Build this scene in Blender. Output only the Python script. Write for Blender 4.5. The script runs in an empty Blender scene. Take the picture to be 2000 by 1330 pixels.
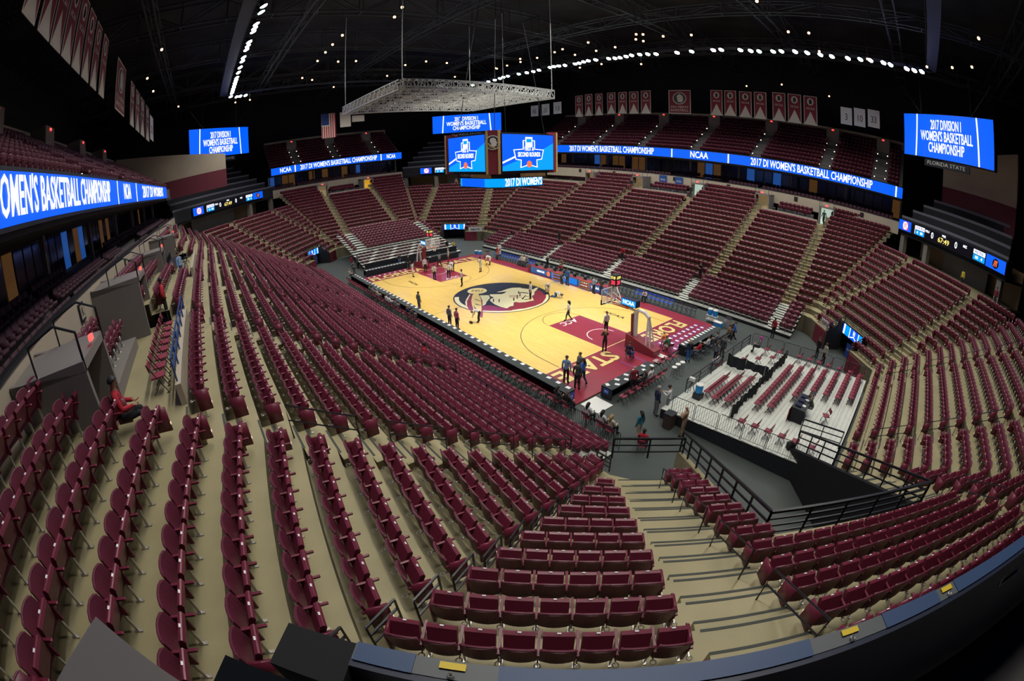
import bpy, math, random
import numpy as np
from mathutils import Vector, Matrix

random.seed(7)
D = bpy.data
COL = bpy.context.scene.collection
SC = bpy.context.scene

# ------------------------------------------------------------------ camera
cam = D.cameras.new('camera')
cam.type = 'PANO'
cam.sensor_fit = 'HORIZONTAL'
cam.sensor_width = 36.0
cam.lens = 15.743
cam.clip_start, cam.clip_end = 0.05, 400
cc = cam.cycles if hasattr(cam, 'cycles') and hasattr(cam.cycles, 'panorama_type') else cam
cc.panorama_type = 'FISHEYE_EQUISOLID'
cc.fisheye_lens = 15.743
cc.fisheye_fov = math.pi
cob = D.objects.new('camera', cam)
COL.objects.link(cob)
CAM = Vector((32.64847, -24.83645, 13.40187))
yaw, pitch, roll = 2.46859, -0.41376, -0.01828
fwd = Vector((math.cos(pitch)*math.cos(yaw), math.cos(pitch)*math.sin(yaw), math.sin(pitch)))
rt = fwd.cross(Vector((0, 0, 1))).normalized()
up = rt.cross(fwd)
rt2 = rt*math.cos(roll) + up*math.sin(roll)
up2 = up*math.cos(roll) - rt*math.sin(roll)
cob.matrix_world = Matrix((
    (rt2.x, up2.x, -fwd.x, CAM.x), (rt2.y, up2.y, -fwd.y, CAM.y),
    (rt2.z, up2.z, -fwd.z, CAM.z), (0, 0, 0, 1)))
SC.camera = cob

# ------------------------------------------------------------------ world, exposure, lamps of the roof
w = D.worlds.new('world'); SC.world = w; w.use_nodes = True
w.node_tree.nodes['Background'].inputs[0].default_value = (0.45, 0.52, 0.8, 1)
w.node_tree.nodes['Background'].inputs[1].default_value = 0.012
vs = SC.view_settings
vs.view_transform = 'Standard'; vs.look = 'None'; vs.gamma = 1; vs.use_curve_mapping = False
vs.exposure = 0.0

def area(name, loc, sx, sy, power, col=(1, .96, .88), spread=120, rot=(0, 0, 0)):
    l = D.lights.new(name, 'AREA'); l.shape = 'RECTANGLE'; l.size = sx; l.size_y = sy
    l.energy = power; l.color = col; l.spread = math.radians(spread)
    o = D.objects.new(name, l); COL.objects.link(o); o.location = loc; o.rotation_euler = rot
    return o
area('catwalk_floodlight', (-1, -19.5, 27.4), 64, 1.2, 4600, rot=(math.radians(-6), 0, 0))
area('catwalk_floodlight', (-1, 19.5, 27.4), 64, 1.2, 6500, rot=(math.radians(6), 0, 0))
area('catwalk_floodlight', (-30, 0, 27.4), 1.2, 34, 3000, rot=(0, math.radians(6), 0))
area('catwalk_floodlight', (31, 0, 27.4), 1.2, 34, 2600, rot=(0, math.radians(-6), 0))
area('court_floodlight', (0, 0, 26.5), 22, 9, 4200, spread=75)

# ------------------------------------------------------------------ helpers
def mat(name, col, rough=.6, metal=0., emit=None, es=1., noise=0., scale=6., coat=0., alpha=1., trans=0., bump=0., spec=.5):
    m = D.materials.new(name); m.use_nodes = True
    nt = m.node_tree; b = nt.nodes['Principled BSDF']
    b.inputs['Base Color'].default_value = (*col, 1)
    b.inputs['Roughness'].default_value = rough
    b.inputs['Metallic'].default_value = metal
    b.inputs['Specular IOR Level'].default_value = spec
    b.inputs['Coat Weight'].default_value = coat
    b.inputs['Coat Roughness'].default_value = .08
    b.inputs['Alpha'].default_value = alpha
    b.inputs['Transmission Weight'].default_value = trans
    if emit:
        b.inputs['Emission Color'].default_value = (*emit, 1)
        b.inputs['Emission Strength'].default_value = es
    if noise or bump:
        tc = nt.nodes.new('ShaderNodeTexCoord'); n = nt.nodes.new('ShaderNodeTexNoise')
        n.inputs['Scale'].default_value = scale; n.inputs['Detail'].default_value = 4
        nt.links.new(tc.outputs['Object'], n.inputs['Vector'])
        if noise:
            r = nt.nodes.new('ShaderNodeValToRGB')
            r.color_ramp.elements[0].position = .3; r.color_ramp.elements[1].position = .7
            r.color_ramp.elements[0].color = (*[c*(1-noise) for c in col], 1)
            r.color_ramp.elements[1].color = (*[min(1, c*(1+noise)) for c in col], 1)
            nt.links.new(n.outputs['Fac'], r.inputs['Fac']); nt.links.new(r.outputs['Color'], b.inputs['Base Color'])
        if bump:
            bp = nt.nodes.new('ShaderNodeBump'); bp.inputs['Strength'].default_value = bump
            bp.inputs['Distance'].default_value = .01
            nt.links.new(n.outputs['Fac'], bp.inputs['Height']); nt.links.new(bp.outputs['Normal'], b.inputs['Normal'])
    return m

M = {}
M['seat'] = mat('maroon_plastic', (.15, .018, .04), .38, noise=.10, scale=3)
M['seat_back'] = mat('maroon_plastic_shell', (.135, .024, .048), .45, noise=.10, scale=3)
M['tag'] = mat('white_tag', (.8, .8, .8), .4)
M['steel'] = mat('brushed_steel', (.55, .53, .5), .4, .7)
M['black'] = mat('black_paint', (.012, .013, .017), .45)
M['dark'] = mat('dark_metal', (.03, .032, .038), .45, .4)
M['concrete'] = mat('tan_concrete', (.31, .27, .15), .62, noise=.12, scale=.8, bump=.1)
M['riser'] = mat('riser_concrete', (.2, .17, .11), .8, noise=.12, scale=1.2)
M['nosing'] = mat('nosing_strip', (.05, .055, .05), .8)
M['wallp'] = mat('beige_wall_paint', (.42, .36, .28), .75, noise=.05, scale=.5)
M['wallgrey'] = mat('grey_wall_paint', (.2, .18, .17), .8, noise=.06, scale=.7)
M['white'] = mat('white_paint', (.75, .75, .72), .5)
M['whitedeck'] = mat('white_deck_board', (.62, .64, .58), .5, noise=.06, scale=2)
M['cloth'] = mat('black_cloth', (.012, .014, .02), .9, noise=.2, scale=5)
M['navy'] = mat('navy_cloth', (.012, .018, .05), .85)
M['paper'] = mat('white_paper', (.8, .8, .82), .7)
M['maroonp'] = mat('maroon_padding', (.25, .03, .045), .5)
M['orange'] = mat('orange_paint', (.85, .12, .02), .4)
M['gold'] = mat('gold_paint', (.55, .42, .16), .5)
M['wood'] = None
M['blue'] = mat('blue_plastic', (.01, .2, .6), .35)
M['screenblue'] = mat('screen_blue', (.0, .01, .03), .4, emit=(.0, .09, .85), es=1.35)
M['screencyan'] = mat('screen_cyan', (.0, .01, .03), .4, emit=(.0, .33, 1.), es=1.15)
M['screennavy'] = mat('screen_navy', (.0, .01, .03), .4, emit=(.0, .03, .30), es=1.)
M['screenwhite'] = mat('screen_white', (.1, .1, .1), .4, emit=(.9, .93, 1.), es=1.4)
M['screenred'] = mat('screen_red', (.1, .0, .0), .4, emit=(.9, .05, .1), es=1.2)
M['screenorange'] = mat('screen_orange', (.1, .02, .0), .4, emit=(1, .16, .05), es=1.2)
M['screenyellow'] = mat('screen_yellow', (.1, .1, .0), .4, emit=(.95, .75, .2), es=1.2)
M['screenblack'] = mat('screen_black', (.004, .005, .012), .3)

def put(name, me, m, parent=None):
    o = D.objects.new(name, me); COL.objects.link(o)
    if m is not None:
        for x in (m if isinstance(m, (list, tuple)) else [m]): me.materials.append(x)
    if parent is not None: o.parent = parent
    return o

def tag(o, label, cat, group=None, kind=None):
    o['label'] = label; o['category'] = cat
    if group: o['group'] = group
    if kind: o['kind'] = kind
    return o

def struct(o):
    o['kind'] = 'structure'; return o

def empty(name, loc=(0, 0, 0), rz=0.):
    o = D.objects.new(name, None); COL.objects.link(o)
    o.empty_display_size = .2
    o.location = loc; o.rotation_euler = (0, 0, rz); return o

class MB:
    """collects shapes, links them as ONE mesh object"""
    def __init__(s): s.v = []; s.f = []; s.mi = []; s.m = 0; s.T = None
    def av(s, pts):
        n = len(s.v)
        if s.T is not None: pts = [tuple(s.T @ Vector(p)) for p in pts]
        s.v += [tuple(p) for p in pts]; return n
    def af(s, f): s.f.append(tuple(f)); s.mi.append(s.m)
    def quad(s, a, b, c, d):
        n = s.av([a, b, c, d]); s.af((n, n+1, n+2, n+3))
    def poly(s, pts):
        n = s.av(pts); s.af(range(n, n+len(pts)))
    def box(s, c, d, rz=0., R=None):
        hx, hy, hz = d[0]/2, d[1]/2, d[2]/2
        co = [(-hx, -hy, -hz), (hx, -hy, -hz), (hx, hy, -hz), (-hx, hy, -hz), (-hx, -hy, hz), (hx, -hy, hz), (hx, hy, hz), (-hx, hy, hz)]
        if R is None: R = Matrix.Rotation(rz, 3, 'Z')
        n = s.av([tuple(Vector(c) + R @ Vector(p)) for p in co])
        for f in ((0, 3, 2, 1), (4, 5, 6, 7), (0, 1, 5, 4), (1, 2, 6, 5), (2, 3, 7, 6), (3, 0, 4, 7)): s.af([n+i for i in f])
        return s
    def rbox(s, c, d, r=.02, R=None):
        """box with chamfered long edges (rounded in the yz section)"""
        hx, hy, hz = d[0]/2, d[1]/2, d[2]/2
        sec = [(-hy+r, -hz), (hy-r, -hz), (hy, -hz+r), (hy, hz-r), (hy-r, hz), (-hy+r, hz), (-hy, hz-r), (-hy, -hz+r)]
        if R is None: R = Matrix.Identity(3)
        a = [tuple(Vector(c) + R @ Vector((-hx, y, z))) for y, z in sec]
        b = [tuple(Vector(c) + R @ Vector((hx, y, z))) for y, z in sec]
        n = s.av(a+b)
        for i in range(8):
            j = (i+1) % 8; s.af((n+i, n+j, n+8+j, n+8+i))
        s.af([n+7-i for i in range(8)]); s.af([n+8+i for i in range(8)])
        return s
    def bar(s, a, b, w, h=None):
        """square bar between two points"""
        a, b = Vector(a), Vector(b); h = h or w
        d = b-a; L = d.length
        if L < 1e-6: return s
        d.normalize(); u = Vector((0, 0, 1)) if abs(d.z) < .95 else Vector((1, 0, 0))
        x = d.cross(u).normalized(); y = x.cross(d)
        n = s.av([tuple(p + x*i*w/2 + y*j*h/2) for p in (a, b) for i, j in ((-1, -1), (1, -1), (1, 1), (-1, 1))])
        for f in ((3, 2, 1, 0), (4, 5, 6, 7), (0, 1, 5, 4), (1, 2, 6, 5), (2, 3, 7, 6), (3, 0, 4, 7)): s.af([n+i for i in f])
        return s
    def tube(s, pts, r, k=6, cap=True):
        pts = [Vector(p) for p in pts]; n0 = None
        rs = r if isinstance(r, (list, tuple)) else [r]*len(pts)
        for i, p in enumerate(pts):
            d = (pts[min(i+1, len(pts)-1)] - pts[max(i-1, 0)]).normalized()
            u = Vector((0, 0, 1)) if abs(d.z) < .95 else Vector((1, 0, 0))
            x = d.cross(u).normalized(); y = x.cross(d)
            n = s.av([tuple(p + (x*math.cos(t*2*math.pi/k) + y*math.sin(t*2*math.pi/k))*rs[i]) for t in range(k)])
            if n0 is not None:
                for t in range(k):
                    t2 = (t+1) % k; s.af((n0+t, n0+t2, n+t2, n+t))
            elif cap: s.af([n+k-1-t for t in range(k)])
            n0 = n
        if cap: s.af([n0+t for t in range(k)])
        return s
    def lathe(s, prof, c=(0, 0, 0), k=12):
        n0 = None
        for r, z in prof:
            n = s.av([(c[0]+r*math.cos(t*2*math.pi/k), c[1]+r*math.sin(t*2*math.pi/k), c[2]+z) for t in range(k)])
            if n0 is not None:
                for t in range(k):
                    t2 = (t+1) % k; s.af((n0+t, n0+t2, n+t2, n+t))
            n0 = n
        return s
    def ring(s, c, R, r, k=10, j=5, ax=None):
        n = len(s.v); pts = []
        for a in range(k):
            A = a*2*math.pi/k
            for b in range(j):
                B = b*2*math.pi/j
                p = Vector(((R + r*math.cos(B))*math.cos(A), (R + r*math.cos(B))*math.sin(A), r*math.sin(B)))
                if ax is not None: p = ax @ p
                pts.append(tuple(Vector(c)+p))
        n = s.av(pts)
        for a in range(k):
            for b in range(j):
                a2, b2 = (a+1) % k, (b+1) % j
                s.af((n+a*j+b, n+a2*j+b, n+a2*j+b2, n+a*j+b2))
        return s
    def prism(s, pts, z0, z1):
        """extruded outline (counter-clockwise xy points)"""
        k = len(pts); n = s.av([(x, y, z0) for x, y in pts] + [(x, y, z1) for x, y in pts])
        s.af([n+k-1-i for i in range(k)]); s.af([n+k+i for i in range(k)])
        for i in range(k):
            j = (i+1) % k; s.af((n+i, n+j, n+k+j, n+k+i))
        return s
    def mesh(s, name, smooth=False):
        me = D.meshes.new(name); me.from_pydata(s.v, [], s.f); 
        if any(s.mi): me.polygons.foreach_set('material_index', s.mi)
        if smooth: me.polygons.foreach_set('use_smooth', [True]*len(s.f))
        me.update(); return me
    def build(s, name, m, parent=None, smooth=False):
        return put(name, s.mesh(name, smooth), m, parent)

def wall(mb, pts, z0, z1, th=.15):
    """thin wall along a polyline; z0/z1 numbers or lists; thickened to one side"""
    n = len(pts)
    Z0 = z0 if isinstance(z0, (list, tuple)) else [z0]*n
    Z1 = z1 if isinstance(z1, (list, tuple)) else [z1]*n
    for i in range(n-1):
        a, b = Vector((*pts[i], 0)), Vector((*pts[i+1], 0))
        d = (b-a).normalized(); nn = Vector((-d.y, d.x, 0))*th
        c = [a, b, b+nn, a+nn]; zz0 = [Z0[i], Z0[i+1], Z0[i+1], Z0[i]]; zz1 = [Z1[i], Z1[i+1], Z1[i+1], Z1[i]]
        n0 = mb.av([(p.x, p.y, z) for p, z in zip(c, zz0)] + [(p.x, p.y, z) for p, z in zip(c, zz1)])
        for f in ((0, 3, 2, 1), (4, 5, 6, 7), (0, 1, 5, 4), (1, 2, 6, 5), (2, 3, 7, 6), (3, 0, 4, 7)): mb.af([n0+k for k in f])

def text(body, size, o, x, y, m, name='lettering', parent=None, sx=1., bold=0., ext=.004, align='CENTER', shear=0., fit=None):
    """letters lying in the plane spanned by x (reading direction) and y (up), at origin o; fit = wished total width"""
    cu = D.curves.new('t', 'FONT'); cu.body = body; cu.size = size; cu.align_x = align; cu.align_y = 'CENTER'
    cu.offset = bold; cu.extrude = ext; cu.resolution_u = 2; cu.shear = shear
    cu.space_line = .95
    ob = D.objects.new('t', cu)
    me = D.meshes.new_from_object(ob)
    D.objects.remove(ob)
    if fit and len(me.vertices):
        xs = [v.co.x for v in me.vertices]; sx = fit/max(1e-6, max(xs)-min(xs))
    x = Vector(x).normalized(); y = Vector(y).normalized(); z = x.cross(y)
    me.transform(Matrix(((x.x*sx, y.x, z.x, o[0]), (x.y*sx, y.y, z.y, o[1]), (x.z*sx, y.z, z.z, o[2]), (0, 0, 0, 1))))
    me.materials.clear(); me.update()
    ob = put(name, me, m, None)
    if parent is not None:
        ob.parent = parent; ob.matrix_parent_inverse = parent.matrix_basis.inverted()
    return ob

def keep(o, parent):
    """parent o without moving it"""
    o.parent = parent; o.matrix_parent_inverse = parent.matrix_basis.inverted(); return o
# ------------------------------------------------------------------ seating bowl: measured lines along which rows turn or stairs climb
# (kind, x y z at the lowest fixed row, x y z twelve rows higher); z is 0.45 above the tread
CTL = [
 ('kink', 25.15,-14.50,2.62,29.53,-25.30,8.09), ('aisle', 23.45,-14.48,2.62,23.45,-24.32,8.09),
 ('aisle', 14.77,-14.43,2.57,14.84,-24.32,8.09), ('aisle', 5.54,-14.20,2.33,5.72,-24.31,7.98),
 ('aisle', -4.22,-13.93,2.04,-4.07,-24.29,7.83), ('aisle', -13.78,-13.81,1.92,-13.78,-24.29,7.75),
 ('kink', -24.75,-13.83,1.92,-29.42,-25.33,7.75), ('aisle', -25.68,-13.30,1.92,-33.44,-21.09,7.75),
 ('aisle', -33.06,-6.11,1.92,-40.47,-13.52,7.75), ('kink', -33.17,-6.16,1.92,-44.21,-9.74,7.75),
 ('aisle', -33.11,-3.39,1.92,-44.10,-3.39,7.75), ('aisle', -33.11,5.77,1.92,-44.10,5.77,7.75),
 ('kink', -33.17,8.54,1.92,-44.21,12.12,7.75), ('aisle', -33.06,8.48,1.92,-40.47,15.90,7.75),
 ('aisle', -25.68,15.67,1.92,-33.44,23.47,7.75), ('kink', -25.50,16.20,1.92,-30.16,27.71,7.75),
 ('aisle', -16.66,16.18,1.92,-16.28,26.66,7.75), ('aisle', -6.86,16.18,1.92,-6.61,26.66,7.75),
 ('aisle', 3.68,16.18,1.92,3.68,26.66,7.75), ('aisle', 13.38,16.16,1.92,13.37,26.66,7.75),
 ('aisle', 22.36,16.03,1.96,22.32,26.66,7.75), ('kink', 24.70,16.01,1.97,29.33,27.71,7.75),
 ('aisle', 25.63,15.43,1.99,33.35,23.47,7.75), ('aisle', 32.96,7.61,2.22,40.34,15.68,7.78),
 ('kink', 33.06,7.66,2.22,43.99,11.70,7.81), ('aisle', 33.01,4.71,2.32,43.69,4.90,7.91),
 ('aisle', 33.00,-4.83,2.58,43.42,-4.72,8.04), ('kink', 33.05,-7.29,2.61,43.43,-10.65,8.09),
 ('aisle', 32.95,-7.24,2.61,39.91,-14.21,8.09), ('aisle', 26.02,-14.00,2.62,33.30,-21.32,8.09)]
NS = len(CTL)
def row_pt(j, i):
    """point of control line j at (fractional) row i, on the tread"""
    c = CTL[j % NS]; f = i/12.
    return Vector((c[1]+(c[4]-c[1])*f, c[2]+(c[5]-c[2])*f, c[3]+(c[6]-c[3])*f - .45))
# segments between neighbouring lines; how many rows each one has (0 .. TOP)
TOP = {}
for j in range(NS): TOP[j] = 14
for j in (7, 8, 12, 13, 22, 23, 24, 25, 26, 27): TOP[j] = 13
for j in (6, 14, 21): TOP[j] = 13
TOP[9] = 18; TOP[11] = 18; TOP[0] = 18; TOP[28] = 12; TOP[29] = 12
TOP[2] = 18; TOP[4] = 18; TOP[16] = 18; TOP[18] = 18; TOP[20] = 18; TOP[5] = 18; TOP[15] = 16
TUN = {7: (.5, 1.95, 2), 13: (.56, 1.9, 2), 22: (.47, 1.95, 2)}     # portals under the corner stands: centre, half width, rows cut
PIT = 28

def seg_at(j, i, s):
    """point at distance s along segment j of row i from its first line"""
    a, b = row_pt(j, i), row_pt(j+1, i); L = (b-a).length
    return a + (b-a)*(s/L) if L > 1e-6 else a
def zrow(j, i): return row_pt(j, i).z

def pit_t(P): return (P.x+P.y)*.70710678
def seg_spans(j, i):
    """stretches [s0, s1] of row i in segment j that carry tread"""
    a, b = row_pt(j, i), row_pt(j+1, i); L = (b-a).length
    if j == PIT and i < 7.5:
        # the opening of the near tunnel
        ta, tb = pit_t(a), pit_t(b)
        s1 = (ta-17.35)/(ta-tb)*L; s2 = (ta-10.85)/(ta-tb)*L
        return [(0, max(0, s1)), (min(L, s2), L)]
    if j in TUN and i < TUN[j][2]-.4:
        c, h, n = TUN[j]
        return [(0, L*c-h), (L*c+h, L)]
    return [(0, L)]

tr = MB(); rs = MB()
for j in range(NS):
    for i in range(TOP[j]+1):
        lo, hi = i-.47, i+.53
        za = row_pt(j, i).z; zb = row_pt(j+1, i).z
        for k, (s0, s1) in enumerate(seg_spans(j, i)):
            if s1-s0 < .02: continue
            L = (row_pt(j+1, i)-row_pt(j, i)).length; f0, f1 = s0/L, s1/L
            def P(ii, f, z):
                a, b = row_pt(j, ii), row_pt(j+1, ii); q = a+(b-a)*f; return (q.x, q.y, z)
            z0 = za+(zb-za)*f0; z1 = za+(zb-za)*f1
            tr.quad(P(lo, f0, z0), P(lo, f1, z1), P(hi, f1, z1), P(hi, f0, z0)) if False else tr.quad(P(lo, f1, z1), P(lo, f0, z0), P(hi, f0, z0), P(hi, f1, z1))
            dz = (row_pt(j, 1).z-row_pt(j, 0).z) if i > 0 else z0-.0
            zl0 = z0-dz if i > 0 else 0.; zl1 = z1-dz if i > 0 else 0.
            rs.quad(P(lo, f1, zl1), P(lo, f0, zl0), P(lo, f0, z0), P(lo, f1, z1))
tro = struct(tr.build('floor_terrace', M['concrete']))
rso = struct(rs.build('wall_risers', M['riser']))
# ------------------------------------------------------------------ arena floor and court
fl = MB(); fl.quad((-75, -60, -.02), (75, -60, -.02), (75, 60, -.02), (-75, 60, -.02))
floor_m = mat('grey_sports_floor', (.055, .066, .062), .55, noise=.08, scale=.7)
struct(fl.build('floor', floor_m))

def wood_mat():
    m = D.materials.new('maple_planks'); m.use_nodes = True; nt = m.node_tree; b = nt.nodes['Principled BSDF']
    tc = nt.nodes.new('ShaderNodeTexCoord'); mp = nt.nodes.new('ShaderNodeMapping')
    br = nt.nodes.new('ShaderNodeTexBrick')
    br.inputs['Color1'].default_value = (.80, .53, .13, 1); br.inputs['Color2'].default_value = (.86, .60, .17, 1)
    br.inputs['Mortar'].default_value = (.70, .45, .12, 1); br.inputs['Scale'].default_value = 1
    br.inputs['Mortar Size'].default_value = .004; br.inputs['Brick Width'].default_value = 1.1; br.inputs['Row Height'].default_value = .12
    br.inputs['Bias'].default_value = .0
    nt.links.new(tc.outputs['Object'], mp.inputs['Vector']); nt.links.new(mp.outputs['Vector'], br.inputs['Vector'])
    nt.links.new(br.outputs['Color'], b.inputs['Base Color'])
    b.inputs['Roughness'].default_value = .32; b.inputs['Coat Weight'].default_value = .6; b.inputs['Coat Roughness'].default_value = .1
    return m
M['wood'] = wood_mat()
M['cmaroon'] = mat('court_maroon', (.30, .03, .055), .3, noise=.04, scale=2, coat=.6)
M['cblack'] = mat('court_black', (.022, .028, .038), .3, coat=.6)
M['ccream'] = mat('court_cream', (.86, .80, .50), .3, coat=.6)
M['cgold'] = mat('court_gold', (.85, .66, .26), .3, coat=.6)
M['cline'] = mat('court_line', (.03, .02, .012), .35, coat=.4)
M['cwhite'] = mat('court_white', (.85, .82, .80), .35, coat=.4)
HX, HY = 14.325, 7.62
court = empty('basketball_court')
tag(court, 'yellow maple basketball court with maroon border and round painted head emblem', 'basketball court')
b = MB(); b.box((.45, .1, .03), (35.5, 18.2, .06)); b.build('apron', M['cmaroon'], court)
b = MB(); b.box((0, 0, .034), (2*HX, 2*HY, .06)); b.build('playing_surface', M['wood'], court)
Z = .067
def flat(mb, pts, z=Z): mb.poly([(x, y, z) for x, y in pts])
def line(mb, a, c, w=.05, z=Z):
    a, c = Vector((*a, 0)), Vector((*c, 0)); d = (c-a).normalized(); n = Vector((-d.y, d.x, 0))*w/2
    flat(mb, [((a-n).x, (a-n).y), ((c-n).x, (c-n).y), ((c+n).x, (c+n).y), ((a+n).x, (a+n).y)], z)
def arc(mb, c, r, a0, a1, w=.05, z=Z, k=48):
    for i in range(k):
        t, u = a0+(a1-a0)*i/k, a0+(a1-a0)*(i+1)/k
        flat(mb, [(c[0]+(r-w/2)*math.cos(t), c[1]+(r-w/2)*math.sin(t)), (c[0]+(r+w/2)*math.cos(t), c[1]+(r+w/2)*math.sin(t)),
                  (c[0]+(r+w/2)*math.cos(u), c[1]+(r+w/2)*math.sin(u)), (c[0]+(r-w/2)*math.cos(u), c[1]+(r-w/2)*math.sin(u))], z)
for s in (1, -1):
    k = MB(); x0, x1 = s*8.535, s*HX
    pts = [(min(x0, x1), -1.83), (max(x0, x1), -1.83), (max(x0, x1), 1.83), (min(x0, x1), 1.83)]
    flat(k, pts, Z-.001); k.build('painted_lane', M['cmaroon'], court)
ln = MB()
line(ln, (0, -HY), (0, HY)); 
for s in (1, -1):
    arc(ln, (s*8.535, 0), 1.83, -math.pi/2 if s < 0 else math.pi/2, math.pi/2 if s < 0 else 1.5*math.pi, z=Z+.001)
    bx = s*(HX-1.6)
    a = math.acos(0); th = math.asin(6.32/6.325)
    arc(ln, (bx, 0), 6.325, (math.pi/2 if s > 0 else -math.pi/2), (1.5*math.pi if s > 0 else math.pi/2), z=Z+.001)
    for q in (1, -1): line(ln, (bx, q*6.325), (s*HX, q*6.325), z=Z+.001)
ln.build('court_line', M['cline'], court)
wl = MB()
for s in (1, -1):
    bx = s*(HX-1.6)
    arc(wl, (bx, 0), 1.25, (math.pi/2 if s > 0 else -math.pi/2), (1.5*math.pi if s > 0 else math.pi/2), z=Z+.003, w=.07)
wl.build('restricted_area_arc', M['cwhite'], court)
gl = MB()
for s in (1, -1): line(gl, (s*(HX+.05), -HY), (s*(HX+.05), HY), .09, Z+.001)
gl.build('baseline_stripe', M['cgold'], court)
# baseline words, emblem
for s in (1, -1):
    xd = Vector((0, -s, 0)); yd = Vector((s, 0, 0))
    for bo, ft, dz, mm in ((.085, .14, 0, M['cline']), (.06, 0, .005, M['cgold'])):
        text('FLORIDA', 1.98, (s*(HX+1.02), s*3.85, Z+.004+dz), xd, yd, mm, 'baseline_word', court, fit=7.1+ft, bold=bo, ext=.001)
        text('STATE', 1.98, (s*(HX+1.02), -s*4.75, Z+.004+dz), xd, yd, mm, 'baseline_word', court, fit=5.5+ft, bold=bo, ext=.001)
    text('ACC', .95, (s*9.05, 0, Z+.006), xd, yd, M['cwhite'], 'conference_mark', court, fit=1.9, bold=.02, ext=.001, shear=.25)
    text('NCAA', .55, (s*10.4, s*4.2, Z+.004), Vector((s, 0, 0)), Vector((0, s, 0)), M['cline'], 'association_mark', court, fit=2.2, bold=.012, ext=.001, shear=.2)
LOGO = {'maroon':[(1.2,-3.06),(1.33,-2.42),(2.4,-2.06),(3.16,-1.87),(2.98,-1.36),(3.06,-0.99),(2.25,-0.28),(2.68,0.29),(2.4,-0.02),(2.87,0.43),(3.05,0.98),(3.06,1.44),(2.1,2.11),(1.59,2.89),(0.99,3.42),(0.85,3.98),(1.49,3.88),(2.02,3.58),(2.49,3.52),(3.23,2.83),(4.05,1.6),(4.28,0.48),(4.15,-0.66),(3.68,-1.68),(3.84,-1.81),(3.1,-2.83),(2.13,-3.72)],'neck':[(-1.61,-1.43),(-1.07,-0.75),(-0.31,-1.14),(0.45,-2.1),(0.91,-2.53),(1.13,-2.96),(1.15,-3.11),(-0.2,-2.11)],'face':[(-1.23,-0.54),(-1.07,-0.31),(-0.52,0.33),(-0.51,0.73),(-0.82,1.28),(-1.13,0.64),(-1.35,0.4),(-1.31,1.04),(-1.47,1.9),(-1.44,2.52),(-0.86,3.28),(-0.83,3.03),(-0.11,3.41),(0.43,3.7),(0.17,4.16),(0.23,4.55),(0.8,3.81),(1.07,3.3),(1.74,2.67),(1.96,2.14),(3.02,1.48),(2.95,1.01),(2.9,0.55),(2.62,0.05),(2.14,-0.14),(2.33,-0.01),(2.23,-0.29),(2.96,-0.93),(2.9,-1.29),(3.11,-1.83),(2.44,-1.96),(1.52,-1.95),(0.37,-1.66),(0.03,-1.32),(-0.16,-0.79),(-0.68,-0.8)],'feather_maroon':[(-2.72,-1.46),(-2.08,-2.31),(-0.81,-3.46),(0.59,-4.3),(1.82,-4.69),(2.18,-4.59),(1.5,-4.26),(0.28,-3.65),(-0.94,-2.9),(-2.09,-1.94)],'feather_gold':[(-2.8,-1.16),(-2.1,-1.96),(-0.93,-2.89),(0.29,-3.64),(1.82,-4.38),(2.09,-4.31),(2.3,-4.0),(1.08,-3.11),(-0.71,-1.94),(-2.02,-1.3)],'feather_tip':[(2.24,-4.15),(2.4,-3.89),(3.56,-4.78),(3.26,-4.89)],'feather_edge':[(-0.91,-1.79),(-0.21,-2.11),(2.39,-3.91),(2.3,-4.0),(0.69,-2.86)],'rim':[(-2.72,-1.85),(-1.65,-2.95),(-0.82,-3.65),(0.31,-4.27),(-0.19,-3.82),(-1.0,-3.32),(-2.24,-2.1)],'stripe1':[(0.37,0.64),(1.21,1.54),(1.3,1.45),(0.49,0.54)],'stripe2':[(0.67,0.4),(1.5,1.29),(1.6,1.2),(0.78,0.31)],'k1':[(0.12,-1.12),(0.19,-1.04),(0.96,-1.62),(0.89,-1.7)],'k2':[(0.54,-0.76),(0.6,-0.68),(1.36,-1.27),(1.3,-1.34)],'k3':[(-0.11,2.17),(-0.04,2.25),(0.57,1.73),(0.5,1.66)],'k4':[(0.43,1.88),(0.51,1.97),(1.16,1.42),(1.08,1.34)],'k5':[(1.22,0.46),(1.28,0.53),(1.89,0.03),(1.83,-0.04)],'k6':[(0.71,1.31),(0.78,1.38),(1.74,0.58),(1.68,0.51)],'k7':[(1.18,0.51),(1.25,0.58),(1.91,0.05),(1.84,-0.02)],'brow':[(0.15,2.06),(0.55,2.41),(0.97,2.58),(1.17,2.41),(0.7,2.18),(0.3,1.93)],'nose':[(1.88,0.92),(1.63,1.39),(1.28,1.94),(1.41,1.9),(1.87,1.28),(2.23,0.77)],'lip':[(1.57,1.7),(1.85,1.92),(1.94,1.84),(1.68,1.6)],'lip2':[(2.2,1.0),(2.35,1.27),(2.54,1.21),(2.33,0.89)],'vein':[(-1.11,-2.37),(-0.47,-2.39),(0.11,-2.38),(-0.32,-2.5),(-0.88,-2.48)],'vein2':[(0.08,-3.19),(0.55,-3.1),(1.06,-3.05),(0.66,-3.23),(0.3,-3.29)],'vein3':[(0.35,-3.49),(1.16,-3.84),(1.54,-3.9),(1.38,-4.08)]}
def disc(r, z, m, nm, c=(0, 0), k=64, par=court):
    b = MB(); flat(b, [(c[0]+r*math.cos(2*math.pi*i/k), c[1]+r*math.sin(2*math.pi*i/k)) for i in range(k)], z); return b.build(nm, m, par)
disc(4.66, Z+.003, M['cblack'], 'emblem_disc')
b = MB(); arc(b, (0, 0), 4.32, math.radians(-129), math.radians(56), .42, Z+.005, 60); b.build('emblem_ring', M['ccream'], court)
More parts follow.
